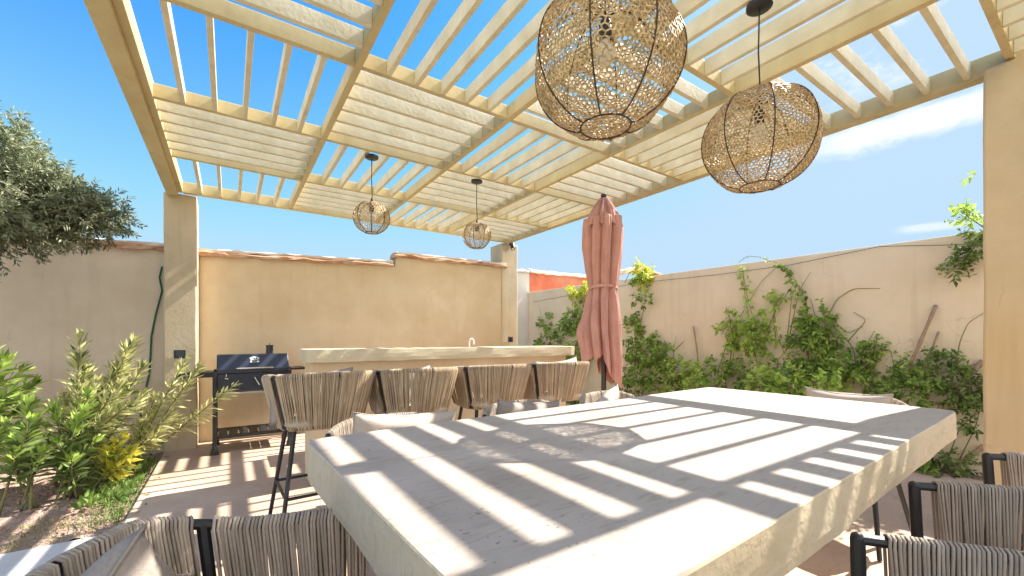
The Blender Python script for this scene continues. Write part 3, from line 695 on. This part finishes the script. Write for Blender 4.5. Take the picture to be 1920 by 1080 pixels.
# badge on the sloping front of the lid
sl = math.atan2(.135, .101)
bd = G(); T = np.linspace(0, 2*PI, 32, endpoint=False)
ringo = [(.040*math.copysign(abs(math.cos(a))**1.3, math.cos(a)), .022*math.sin(a), .0) for a in T]; ringi = [(.029*math.cos(a)*.95, .0145*math.sin(a), .0) for a in T]
bd.add(ringo+ringi, [(i, (i+1) % 32, 32+(i+1) % 32, 32+i) for i in range(32)])
c_ = [(.009*math.cos(a)-.002, .009*math.sin(a), 0) for a in T]; c2_ = [(.0145*math.cos(a)-.002, .0125*math.sin(a)+.001, 0) for a in T]
bd.add(c_+c2_, [(i, (i+1) % 32, 32+(i+1) % 32, 32+i) for i in range(32)])
bd.add([(-.037, -.046, 0), (.037, -.046, 0), (.037, -.026, 0), (-.037, -.026, 0)], [(0, 1, 2, 3)])
bo = bd.build('badge', m_badge, lid); bo.rotation_euler = (sl, 0, 0); bo.location = (.30, .062-.004, .882+.003)
tcu = bpy.data.curves.new('badge_lettering', 'FONT'); tcu.body = 'BEEF'; tcu.size = .021; tcu.align_x = 'CENTER'; tcu.align_y = 'CENTER'; tcu.extrude = .0004; tcu.offset = .0006
to = bpy.data.objects.new('tmp_text', tcu); C.objects.link(to); bpy.context.view_layer.update()
tm = bpy.data.meshes.new_from_object(to.evaluated_get(bpy.context.evaluated_depsgraph_get())); bpy.data.objects.remove(to)
tm.materials.clear(); tm.materials.append(m_black); tl = bpy.data.objects.new('badge_lettering', tm); C.objects.link(tl); tl.parent = lid; tl.rotation_euler = (sl, 0, 0)
tl.location = Vector((.30, .058, .885))+Matrix.Rotation(sl, 3, 'X')@Vector((0, -.036, .0016))
g = G(); cx, cy = .445, .30; g.lathe([(.034, .90), (.034, 1.005), (.040, 1.005), (.040, 1.013), (0, 1.016)], 20, (cx, cy, 0)); g.tube([(cx, cy, 1.01), (cx, cy, 1.035)], .004, 6); g.build('chimney', m_lid, lid, smooth=True)
g = G(); g.tube([(.30, -.012, .705), (.30, -.03, .70), (.335, -.04, .63)], .006, 8); g.lathe([(0, 0), (.013, 0), (.013, .005), (0, .005)], 10, (.30, -.012, .703)); g.build('air_vent_lever', m_chrome, gr, smooth=True)
g = G(); g.tube([(.07, -.012, .74), (.07, -.025, .72), (.06, -.02, .705), (.085, -.02, .70)], .005, 6); g.build('latch', m_chrome, gr, smooth=True)
g = G(); g.box(0, W_, -.035, -.004, .552, .572); g.build('front_rail', m_chrome, gr, bevel=.004)
for (lx, ly) in ((-.02, -.02), (W_+.01, -.02), (-.02, D_), (W_+.01, D_)):
    g = G(); g.box(lx-.016, lx+.016, ly-.016, ly+.016, .04, .77); g.lathe([(.036, 0), (.030, .03), (.020, .07), (.016, .09)], 12, (lx, ly, 0)); g.build('leg', m_black, gr, bevel=.002)
g = G(); 
for k in range(7): g.box(.0+k*W_/7+.006, (k+1)*W_/7-.006, .02, D_-.04, .155, .165)
g.box(-.01, W_+.01, -.012, .018, .14, .17); g.box(-.01, W_+.01, D_-.045, D_-.02, .14, .17); g.build('lower_shelf', m_black, gr)
g = G(); g.box(-.30, -.036, .0, D_-.03, .735, .762); g.box(-.31, -.036, -.012, 0, .72, .768); g.build('side_table', m_black, gr, bevel=.003)
g = G(); g.box(W_+.03, W_+.17, .05, D_-.06, .76, .78); g.build('side_table', m_black, gr, bevel=.003)

# ------------------------------------------------------------------ small fittings
p = px(961, 461, Y=5.08)
sp = thing('spotlight', 'small black spotlight fixed at the top of the far pillar', 'spotlight', (3.45, 5.145, p.z))
g = G(); ax = Vector((-.25, -.55, -.8)).normalized(); o_ = Vector((0, -.07, -.01))
g.tube([o_-ax*.05, o_-ax*.045, o_+ax*.05, o_+ax*.055], [.025, .032, .032, .030], 16); g.build('lamp_head', m_black, sp, smooth=True)
g = G(); g.tube([(0, -.002, .05), (0, -.06, .05), (0, -.07, 0)], .005, 6); g.box(-.03, .03, -.008, -.0005, .02, .08); g.build('bracket', m_black, sp)
g = G(); g.tube([o_+ax*.054, o_+ax*.0565], .022, 16); g.build('lens', m_bulb, sp)
def outlet(p, label, w=.045):
    o = thing('wall_socket', label, 'socket', p, 0, 'black wall sockets on the pillars')
    g = G(); g.box(-w, w, -.008, -.0005, -.04, .04); g.build('cover_plate', m_black, o, bevel=.003)
    g = G(); g.box(-w+.015, w-.015, -.012, -.0085, -.025, .025); g.build('flap', m_lid, o, bevel=.002)
outlet(px(337, 664, Y=5.141), 'black socket on the left pillar just above the barbecue side table'); outlet(px(957, 636, Y=5.141), 'black socket on the far pillar just above the bar counter', .04)
fp = px(880, 655, Y=4.1); 
fa = thing('tap', 'small white curved tap rising behind the bar counter', 'tap', (fp.x, 4.1, .955))
g = G(); T = np.linspace(0, PI, 14); g.tube([(0, 0, 0), (0, 0, .075)]+[(.028-.028*math.cos(a), 0, .09+.035*math.sin(a)) for a in T]+[(.056, 0, .06)], .008, 8); g.build('spout', m_badge, fa, smooth=True)
g = G(); g.lathe([(.02, 0), (.02, .012), (.01, .02)], 14); g.build('collar', m_badge, fa)
sk = thing('back_counter', 'low ochre worktop behind the bar that carries the tap', 'worktop', (1.2, 4.0, 0))
g = G(); g.box(0, 1.9, 0, .35, 0, .915); g.build('cabinet', m_plaster, sk, bevel=.005)
g = G(); g.box(-.02, 1.92, -.03, .38, .916, .955); g.build('worktop', m_bar, sk, bevel=.005)

P = [px(u, v, Y=WY-.02) for u, v in ((304, 500), (299, 520), (304, 545), (292, 590), (284, 630), (282, 670), (280, 700), (270, 745), (262, 790), (262, 830))]
hose = G(); hose.tube(P, .008, 8)
hh = hose.build('garden_hose', m_hose, smooth='all'); tag(hh, 'thin dark green hose hanging down the taupe wall beside the left pillar', 'hose')
g = G(); T = np.linspace(0, 2*PI*3, 90); g.tube([(-.70+.11*math.cos(t)*(1+.05*math.sin(t*.7)), 4.98+.13*math.sin(t), .03+.012*t/2+.02*math.sin(t*1.3)) for t in T], .012, 8)
tag(g.build('coiled_hose', m_blue, smooth='all'), 'coil of dark blue hose lying by the foot of the left pillar', 'hose')
g = G(); q = px(1304, 228, Y=2.17); z0 = px(1304, 330, Y=2.17).z
zz = np.linspace(PZ+.03, z0, 26); g.tube([(q.x+.003*math.sin(i*1.7), 2.17+.003*math.cos(i*2.3), z) for i, z in enumerate(zz)], [.003+.0018*(i % 2) for i in range(26)], 5)
g.tube([(q.x-.03, 2.17, z0+.01), (q.x, 2.17, z0), (q.x+.02, 2.18, z0-.012), (q.x+.035, 2.17, z0-.004)], .005, 5)
tag(g.build('hanging_twine', m_stick, smooth='all'), 'knotted twine hanging from the pergola slats between the big lamps', 'twine')

# ------------------------------------------------------------------ plants
def lerp_path(pts, n):
    P = np.array([tuple(p) for p in pts], float); s = np.r_[0, np.cumsum(np.linalg.norm(np.diff(P, axis=0), axis=1))]
    t = np.linspace(0, s[-1], n)
    Q = np.stack([np.interp(t, s, P[:, k]) for k in range(3)], 1)
    for _ in range(2):
        if n > 4: Q[1:-1] = .25*Q[:-2]+.5*Q[1:-1]+.25*Q[2:]
    return Q
def localise(o): o.location = tuple(-v for v in o.parent.location); return o
def rosette_shrub(base, label, stems, m_leaf, length=.13, width=.019, per=46, start=.35, m_tip=None, tip_from=.7, seed=1, name='oleander_shrub', group='oleander shrubs'):
    global rng; rng = np.random.default_rng(seed)
    t = thing(name, label, 'shrub', base, 0, group); b = Vector(base)
    gs, gl, gt = G(), G(), G()
    for st in stems:
        tip, bend = Vector(st[0]), st[1] if len(st) > 1 else .1
        off = Vector(((rng.random()-.5)*.16, (rng.random()-.5)*.12, -.03)); p0 = b+off
        mid = (p0+tip)/2+Vector(((rng.random()-.5)*bend, (rng.random()-.5)*bend, bend*.3))
        Q = lerp_path([p0, mid, tip], 14); gs.tube(Q, np.linspace(.009, .003, 14), 6)
        Lk = np.linalg.norm(np.diff(Q, axis=0), axis=1).sum(); n = int(per*1.75*Lk*(1-start))+8
        s = start+(1-start)*np.sort(rng.random(n))**.8; s[-7:] = .985
        idx = s*13; i0 = np.clip(idx.astype(int), 0, 12); f = (idx-i0)[:, None]; P = Q[i0]*(1-f)+Q[i0+1]*f
        T = Q[i0+1]-Q[i0]; T /= np.linalg.norm(T, axis=1)[:, None]
        a = np.arange(n)*2.4+rng.random(n)*.5; A1 = np.cross(T, [0, 0, 1.])+1e-3; A1 /= np.linalg.norm(A1, axis=1)[:, None]; A2 = np.cross(T, A1)
        rad = np.cos(a)[:, None]*A1+np.sin(a)[:, None]*A2
        open_ = (1.25-.95*np.clip((s-.6)/.4, 0, 1))[:, None]
        D = rad*open_+T*.9+rng.normal(size=(n, 3))*.12
        ln = 1.18*length*(.65+.5*rng.random(n))*(1-.25*(s > .97)); tip_m = (s > tip_from) & (rng.random(n) < .85) if m_tip else np.zeros(n, bool)
        leaves(gl, P[~tip_m], D[~tip_m], ln[~tip_m], 1.25*width*(.8+.5*rng.random((~tip_m).sum())), droop=.22)
        if m_tip and tip_m.any(): leaves(gt, P[tip_m], D[tip_m], ln[tip_m], 1.25*width*(.8+.5*rng.random(tip_m.sum())), droop=.16)
    localise(gs.build('stem', m_twig, t, smooth='all')); localise(gl.build('foliage', m_leaf, t))
    if gt.n: localise(gt.build('young_foliage', m_tip, t))
    return t
def W(u, v, Y): return px(u, v, Y=Y)
rosette_shrub((-1.02, 4.55, 0), 'tall pale variegated oleander in the middle of the bed, in front of the taupe wall',
    [(W(152, 630, 4.6), .12), (W(250, 640, 4.55), .1), (W(238, 655, 4.5), .15), (W(215, 690, 4.5), .12), (W(180, 715, 4.4), .1), (W(265, 690, 4.6), .15), (W(150, 730, 4.35), .1), (W(120, 745, 4.6), .15), (W(205, 745, 4.25), .1), (W(240, 760, 4.2), .1), (W(185, 790, 4.1), .1), (W(270, 740, 4.5), .1), (W(225, 720, 4.4), .1), (W(165, 690, 4.7), .1), (W(135, 800, 4.2), .1)],
    m_ole, .125, .018, 62, .25, m_ole_y, .40, 3)
rosette_shrub((-1.95, 4.6, 0), 'dark green oleander at the left edge of the photo under the olive tree',
    [(W(10, 675, 4.6), .1), (W(40, 695, 4.7), .1), (W(-20, 660, 4.7), .1), (W(20, 735, 4.4), .1), (W(55, 760, 4.6), .1), (W(-10, 770, 4.3), .1), (W(60, 720, 4.9), .1), (W(30, 800, 4.2), .12), (W(5, 830, 4.1), .12), (W(-40, 730, 4.3), .12)],
    m_ole, .14, .024, 55, .2, m_vine_l, .8, 4)
rosette_shrub((-1.12, 3.98, 0), 'young upright oleander with broad green leaves at the front left of the bed',
    [(W(50, 755, 3.98), .05), (W(60, 790, 3.9), .08), (W(45, 810, 4.0), .08), (W(25, 850, 3.9), .1), (W(75, 850, 3.95), .08), (W(15, 800, 4.1), .1)],
    m_ole, .115, .026, 50, .4, m_vine_l, .75, 5)
rosette_shrub((-.92, 4.15, 0), 'bushy green oleander between the young upright one and the yellow shrub',
    [(W(140, 800, 4.1), .1), (W(155, 770, 4.2), .1), (W(110, 830, 4.0), .08), (W(175, 830, 4.1), .1), (W(85, 800, 4.2), .1), (W(135, 860, 3.95), .06), (W(165, 740, 4.3), .1), (W(100, 765, 4.3), .1), (W(200, 860, 4.1), .08)],
    m_ole, .11, .021, 55, .25, m_vine_l, .82, 6)
rosette_shrub((-.72, 4.52, 0), 'sprawling pale oleander with a long branch reaching over the left pillar and barbecue shelf',
    [(W(290, 745, 4.4), .08), (W(350, 672, 4.3), .05), (W(437, 724, 4.35), .04), (W(320, 775, 4.25), .08), (W(270, 790, 4.3), .08), (W(330, 790, 4.3), .08), (W(300, 810, 4.2), .08), (W(372, 690, 4.3), .06), (W(285, 770, 4.5), .06)],
    m_ole_y, .105, .016, 60, .42, m_ole_y, .5, 7)
rosette_shrub((-.80, 4.12, 0), 'small shrub with bright yellow leaves at the edge of the grass',
    [(W(228, 822, 4.1), .04), (W(212, 838, 4.1), .04), (W(245, 845, 4.1), .04), (W(222, 862, 4.05), .04), (W(200, 850, 4.15), .04), (W(238, 868, 4.0), .04)],
    m_ole, .095, .026, 85, .3, m_yel, .45, 8, name='yellow_shrub', group=None)
# twig with dry flower heads on the tall shrub is part of its outline
def twig_cloud(gl, gs, blobs, n, leaf, width, twig=.12, per=10, seed=0, shell=.55, updir=.25, droop=.1, pair=True, flat=None):
    r = np.random.default_rng(seed); vol = np.array([b[3]**2 for b in blobs]); vol = vol/vol.sum()
    for _ in range(n):
        b = blobs[r.choice(len(blobs), p=vol)]; d = r.normal(size=3); d /= np.linalg.norm(d)
        rad = b[3]*(shell+(1.05-shell)*r.random()**.6)*(.82+.3*math.sin(d[0]*5+b[0]*7)*math.sin(d[2]*6+b[1]*3)+.1*r.random())
        sc = np.array(b[4]) if len(b) > 4 else np.ones(3)
        P0 = np.array(b[:3])+d*rad*sc; D = d+np.array([0, 0, updir])+r.normal(size=3)*.45; D /= np.linalg.norm(D)
        tl_ = twig*(.6+.8*r.random()); Q = np.stack([P0, P0+D*tl_*.5+r.normal(size=3)*.01, P0+D*tl_])
        if gs is not None and r.random() < .5: gs.tube(Q, [.002, .0016, .001], 3, cap=False)
        k = per; s = (np.arange(k)+.6)/k; P = P0+D*tl_*s[:, None]
        A1 = np.cross(D, [0.1, .2, 1.]); A1 /= np.linalg.norm(A1); A2 = np.cross(D, A1); a = np.arange(k)*(math.pi if pair else 2.4)+r.random()*6+(np.arange(k)//2)*1.57*pair
        LD = (np.cos(a)[:, None]*A1+np.sin(a)[:, None]*A2)*.95+D*.75+r.normal(size=(k, 3))*.15
        leaves(gl, P, LD, leaf*(.7+.5*r.random(k)), width*(.8+.4*r.random(k)), tones=np.clip(r.normal(.5, .22, k)+.15*d[2], 0, 1), droop=droop)
# olive tree
ob = [(-180, 345, .62), (-80, 350, .50), (-10, 358, .41), (50, 375, .33), (100, 386, .27), (145, 394, .22), (185, 402, .155), (218, 408, .09)]
B = [(*W(u, v, 4.35-.0*i), r) for i, (u, v, r) in enumerate(ob)]
rng = np.random.default_rng(11)
ol = thing('olive_tree', 'grey green olive tree leaning in from the left edge above the garden wall', 'tree', (-2.45, 4.35, 0))
gl, gs = G(), G(); twig_cloud(gl, gs, B, 4300, .044, .012, .075, 13, 12, .35, .15)
tk = lerp_path([(-2.45, 4.35, -.05), (-2.40, 4.36, .7), (-2.30, 4.35, 1.3), (-2.15, 4.35, 1.8)], 14); 
gtr = G(); gtr.tube(tk, np.linspace(.10, .06, 14)+.008*np.sin(np.arange(14)*2.1), 12); localise(gtr.build('trunk', m_bark, ol, smooth='all'))
gb = G()
for i, b in enumerate(B[1:6]):
    e = Vector(b[:3])+Vector((.05, 0, .02)); s0 = Vector(tk[9+i % 4]); gb.tube(lerp_path([s0, (s0+e)/2+Vector((0, .06*(-1)**i, -.05+.05*(i % 3))), e], 10), np.linspace(.03-.002*i, .005, 10), 7)
    for _ in range(7):
        f = rng.random(); q = s0.lerp(e, .35+.6*f); dd = Vector(rng.normal(size=3))*.22; gb.tube(lerp_path([q, q+dd*.5+Vector((0, 0, .03)), q+dd], 6), np.linspace(.008, .002, 6), 5)
localise(gb.build('branch', m_bark, ol, smooth='all')); cr = localise(gl.build('crown', m_olive, ol)); gs_ = gs.build('twigs', m_twig, cr)

# climbing plants on the right wall
def V_(u, v, off=.05): return px(u, v, X=WX-off)
def climber(label, stems, blobs, m, seed, leaf=.055, lw=.034, n=60, per=8, strand=None, name='climbing_plant', twig=.10, base=None):
    global rng; rng = np.random.default_rng(seed)
    b0 = Vector(base) if base else Vector((WX-.12, V_(*stems[0][0]).y, 0))
    t = thing(name, label, 'climbing plant', b0, 0, 'climbing plants along the right wall'); gs, gl = G(), G()
    for st in stems:
        Q = lerp_path([V_(u, v, .03+.03*math.sin(i+seed)) for i, (u, v) in enumerate(st)], max(8, len(st)*6)); gs.tube(Q, np.linspace(.006, .002, len(Q)), 5)
    if strand:
        for pts, dens, lf in strand:
            Q = lerp_path([V_(u, v, .06) for u, v in pts], 40); n_ = dens; i = rng.integers(0, 39, n_); P = Q[i]+rng.normal(size=(n_, 3))*[.02, .03, .02]
            D = rng.normal(size=(n_, 3))*[.5, 1, .6]+[-.5, 0, -.1]; leaves(gl, P, D, lf*(.7+.5*rng.random(n_)), lf*.66, droop=.25, up=(-1, 0, .4))
            gs.tube(Q, .0028, 5)
    if blobs:
        BB = [(*V_(u, v, o), r, (.6, 1, 1)) for u, v, r, o in blobs]; twig_cloud(gl, gs, BB, n, leaf, lw, twig, per, seed, .1, .25, .25, pair=True)
    if gs.n: localise(gs.build('stem', m_twig, t, smooth='all'))
    localise(gl.build('foliage', m, t)); return t
climber('leafy climber behind the end of the bar counter, left of the pink parasol', [[(1060, 720), (1050, 640), (1070, 580)], [(1040, 700), (1020, 620), (1010, 570)], [(1090, 700), (1080, 620), (1090, 560)]],
    [(1035, 640, .30, .15), (1070, 610, .26, .15), (1085, 660, .30, .2), (1020, 605, .14, .1), (1055, 680, .3, .2), (1090, 590, .2, .1), (1010, 650, .14, .1)], m_vine, 31, .07, .045, 190, 9)
climber('lime green shoots topping the climber left of the pink parasol', [[(1090, 600), (1085, 550)]], [(1083, 546, .15, .12), (1070, 550, .10, .12), (1098, 540, .12, .1)], m_vine_y, 32, .06, .036, 46, 8)
climber('tall thin climber just right of the pink parasol', [[(1190, 700), (1195, 640), (1210, 560), (1205, 510)], [(1172, 530), (1180, 512), (1200, 500)]],
    [(1190, 660, .14, .1), (1185, 600, .10, .1), (1205, 560, .10, .1), (1200, 530, .10, .1), (1215, 640, .10, .1), (1190, 630, .12, .1)], m_vine, 33, .065, .042, 75, 8)
climber('bright yellow green tip of the thin climber above the wall right of the parasol', [[(1204, 520), (1206, 490)]], [(1205, 514, .12, .08), (1200, 505, .08, .08)], m_vine_y, 34, .06, .036, 30, 8)
climber('dense green bush against the right wall beside the parasol hem', [[(1200, 780), (1210, 700)]], [(1200, 690, .26, .2), (1235, 670, .22, .2), (1225, 645, .14, .15), (1255, 700, .22, .2), (1180, 720, .26, .3), (1215, 730, .26, .3)], m_vine, 35, .065, .042, 150, 8)
climber('yellowish green bush with bare twigs between the parasol and the middle of the wall', [[(1270, 740), (1262, 660), (1268, 630)], [(1300, 740), (1310, 690), (1300, 615)], [(1262, 660), (1282, 640)]], [(1275, 690, .15, .2), (1295, 700, .18, .2), (1265, 715, .18, .25), (1300, 725, .2, .3)], m_vine_l, 36, .055, .034, 90, 8)
climber('low dark green bush in front of the wall, left of the tall twining climber', [[(1340, 740), (1350, 680)]], [(1325, 695, .10, .15), (1350, 685, .10, .15), (1375, 705, .13, .15), (1340, 720, .16, .25)], m_vine, 37, .052, .032, 70, 8)
climber('tall twining climber with round light leaves reaching the top of the wall', [[(1430, 735), (1415, 660), (1405, 600), (1395, 540), (1392, 500)], [(1345, 700), (1370, 620), (1400, 575), (1425, 530), (1460, 497)]],
    [(1415, 610, .11, .08), (1405, 635, .14, .1), (1425, 640, .12, .1), (1418, 590, .09, .08), (1370, 612, .08, .06), (1385, 590, .06, .06)], m_vine_l, 38, .065, .046, 66, 7,
    [([(1392, 500), (1396, 530), (1402, 560), (1410, 590)], 34, .06), ([(1385, 492), (1402, 480), (1425, 482), (1445, 490)], 9, .035)])
climber('arching climber with shiny leaves running down from the wall top', [[(1475, 640), (1486, 545)], [(1476, 650), (1498, 545), (1520, 510)], [(1440, 615), (1455, 580), (1488, 533)], [(1520, 735), (1515, 640), (1512, 560)]],
    [(1512, 595, .09, .08), (1522, 620, .12, .08), (1500, 630, .1, .08)], m_vine, 39, .06, .042, 46, 7, [([(1450, 490), (1470, 500), (1488, 520), (1500, 545), (1512, 580), (1520, 610)], 60, .06), ([(1498, 535), (1508, 560), (1515, 590)], 20, .045)])
climber('large dark climber with twiggy branches in the middle of the right wall', [[(1545, 720), (1550, 640), (1548, 590)], [(1548, 600), (1570, 560), (1600, 541), (1650, 541)], [(1560, 610), (1600, 650), (1610, 720)], [(1560, 600), (1590, 625), (1618, 612)], [(1600, 720), (1605, 680), (1640, 620)], [(1590, 640), (1625, 600), (1600, 585)], [(1552, 640), (1530, 600), (1520, 560)]],
    [(1545, 600, .11, .08), (1558, 588, .08, .08), (1530, 632, .12, .1), (1552, 650, .13, .1), (1522, 672, .14, .15), (1570, 680, .12, .1), (1602, 668, .10, .1), (1625, 655, .06, .08), (1535, 700, .16, .15), (1600, 700, .08, .07)], m_vine, 40, .055, .032, 130, 8)
climber('tangle of dry brown and green stems at the foot of the tall climbers', [[(1440, 735), (1460, 690), (1445, 660)], [(1470, 735), (1455, 680), (1480, 650)], [(1490, 735), (1470, 690), (1450, 670)]], [(1440, 695, .16, .15), (1470, 690, .15, .15), (1400, 700, .15, .15), (1425, 715, .18, .25), (1480, 715, .18, .25)], m_vine, 41, .048, .03, 90, 8)
climber('low bush with broad bright green leaves just behind the far table edge', [[(1430, 760), (1432, 715)]], [(1432, 712, .10, .5), (1442, 722, .10, .5), (1420, 722, .08, .5)], m_vine_l, 42, .085, .06, 22, 6, name='leafy_bush')
climber('low spreading bush of bright leaves behind the pale cushion of the end chair', [[(1520, 760), (1510, 720)], [(1580, 760), (1560, 700)]], [(1510, 722, .14, .4), (1490, 728, .12, .4), (1540, 728, .12, .4), (1565, 705, .11, .2), (1585, 700, .08, .2)], m_vine_l, 43, .065, .045, 60, 7, name='leafy_bush')
climber('loose climber around the two leaning canes', [[(1650, 760), (1680, 700), (1670, 660)], [(1640, 720), (1700, 690), (1745, 690)], [(1700, 760), (1720, 700), (1700, 675)]], [(1690, 700, .08, .1), (1725, 690, .07, .1), (1665, 715, .07, .12), (1680, 668, .04, .08), (1640, 725, .06, .12), (1700, 735, .13, .2), (1745, 728, .08, .15)], m_vine, 44, .048, .03, 85, 8)
climber('climber with a long arching shoot beside the big right pillar', [[(1790, 700), (1800, 640), (1815, 605), (1843, 588)], [(1770, 880), (1800, 800), (1840, 770)], [(1790, 880), (1830, 800), (1843, 740)]], [(1770, 680, .07, .1), (1795, 700, .08, .1), (1815, 725, .10, .12), (1780, 745, .07, .12), (1835, 730, .07, .1), (1810, 765, .09, .15), (1830, 800, .06, .15)], m_vine_d, 45, .05, .028, 95, 8)
climber('dark trailing leaves hanging by the big pillar near the wall top', [[(1843, 440), (1815, 480), (1770, 520)]], [(1825, 470, .06, .1), (1805, 490, .05, .1), (1785, 503, .04, .1), (1840, 452, .06, .1), (1772, 517, .03, .08)], m_vine_d, 46, .05, .028, 40, 7, base=(WX-.1, V_(1840, 500).y, 1.4))
climber('light green sprig above the wall top beside the big pillar', [[(1850, 430), (1820, 410), (1800, 395)]], [(1822, 408, .05, .0), (1835, 425, .05, .0), (1812, 395, .03, .0), (1838, 315, .03, .0)], m_vine_l, 47, .05, .03, 22, 7, base=(WX-.1, V_(1840, 500).y, 1.9))
climber('low trailing weeds at the foot of the right wall under the table corner', [[(1700, 850), (1760, 820)]], [(1740, 850, .10, .15), (1770, 880, .10, .25), (1715, 860, .08, .15), (1800, 870, .10, .2), (1700, 840, .06, .1)], m_vine_d, 48, .045, .026, 60, 7, name='weeds')
climber('slim climber strand with paired leaves halfway up the wall left of the tall climbers', [[(1360, 720), (1375, 640), (1365, 575)]], [(1372, 640, .05, .06)], m_vine_l, 61, .05, .034, 14, 7, [([(1362, 575), (1370, 610), (1376, 660), (1370, 700)], 30, .05)])
climber('thin leafy shoot curling over the wall between the tall climber and the arching one', [[(1455, 640), (1450, 590), (1462, 555)]], [(1460, 560, .04, .05)], m_vine_l, 62, .05, .034, 10, 7, [([(1462, 552), (1452, 590), (1458, 630), (1470, 660)], 30, .052)])
climber('small leafed climber hugging the wall right of the twiggy dark one', [[(1620, 735), (1632, 690), (1640, 640)]], [(1640, 650, .05, .06), (1630, 690, .06, .06)], m_vine, 63, .045, .028, 26, 7, [([(1645, 630), (1635, 680), (1628, 730)], 22, .045)])
def bed_grass(name, label, m, n, seed, xr, yr, h, z=0, w=.006, cat='grass', mask=None):
    global rng; rng = np.random.default_rng(seed); g = G()
    P = np.stack([rng.uniform(*xr, n), rng.uniform(*yr, n), np.full(n, z)], 1)
    k = (np.sin(P[:, 0]*7+1)+np.sin(P[:, 1]*6+P[:, 0]*3)+rng.normal(size=n)*.6) > -.5 if mask is None else mask(P)
    P = P[k]; n = len(P); D = rng.normal(size=(n, 3))*.45+[0, 0, 1]
    leaves(g, P, D, h*(.5+.9*rng.random(n)), w, droop=.25); o = g.build(name, m); return tag(o, label, cat, kind='stuff')
bed_grass('bed_undergrowth', 'thick low green growth along the foot of the right wall', m_vine, 3200, 51, (4.55, 4.94), (.9, 6.6), .17, 0, .03, 'undergrowth', lambda P: P[:, 0] > 4.60+.1*np.sin(P[:, 1]*5))
bed_grass('grass_strip', 'bright green grass along the edge of the terrace floor', m_grass, 5200, 52, (-1.05, -.53), (3.35, 4.95), .075, -.02, .005, mask=lambda P: (P[:, 0] > -.78-.16*np.sin(P[:, 1]*3.1)+rng.normal(size=len(P))*.07))
bed_grass('dry_grass', 'thin dry yellowish grass along the pale path', m_dry, 3800, 53, (-3.2, -.55), (3.19, 3.62), .05, -.02, .004)
bed_grass('broad_weeds', 'few broad leaved weeds among the bright grass', m_grass, 90, 54, (-.8, -.58), (3.7, 4.3), .10, -.01, .03, 'weeds')
for (pts, r, lb) in [([(1755, 572), (1722, 650), (1680, 738)], .013, 'thicker and longer of the two canes leaning on the right wall'),
                    ([(1760, 622), (1738, 680), (1708, 745)], .008, 'thinner and shorter of the two canes leaning on the right wall'),
                    ([(1843, 676), (1800, 725), (1770, 770)], .018, 'grey branch leaning on the wall beside the big pillar'),
                    ([(1846, 836), (1800, 868), (1785, 882)], .02, 'pale cut branch lying at the foot of the wall by the big pillar'),
                    ([(1300, 612), (1308, 660), (1312, 740)], .010, 'bare stake standing against the wall between the parasol and the tall climber'),
                    ([(1513, 655), (1518, 740)], .010, 'pale bamboo stake supporting the arching climber')]:
    g = G(); Q = lerp_path([V_(u, v, .03+.12*i/(len(pts)-1)) for i, (u, v) in enumerate(pts)], 12); g.tube(Q, r*(1+.12*np.sin(np.arange(12)*1.9)), 8)
    tag(g.build('cane', m_stick, smooth='all'), lb, 'cane', 'canes and stakes on the right wall')

rng = np.random.default_rng(60); g = G()
n = 260; P = np.stack([rng.uniform(-2.6, -.45, n), rng.uniform(3.3, 5.1, n), np.full(n, .0)], 1); P[:, 2] = np.where(P[:, 0] > FX0, .004, -.012)
leaves(g, P, rng.normal(size=(n, 3))*[1, 1, .12], .05*(.5+rng.random(n)), .013, up=(0, 0, 1)); tag(g.build('fallen_leaves', m_dry), 'dry fallen leaves scattered over the soil of the shrub bed', 'leaves', kind='stuff')
g = G(); n = 420
for _ in range(n):
    x, y = rng.uniform(-2.8, -.56), rng.uniform(3.28, 4.6); r = .004+.010*rng.random()**2; V, F = ball((x, y, -.022+r*.3), r, 5); g.add(np.array(V)+rng.normal(size=(len(V), 3))*r*.12, F)
tag(g.build('pebbles', m_soil), 'small pebbles and clods of earth on the soil of the shrub bed', 'pebbles', kind='stuff')
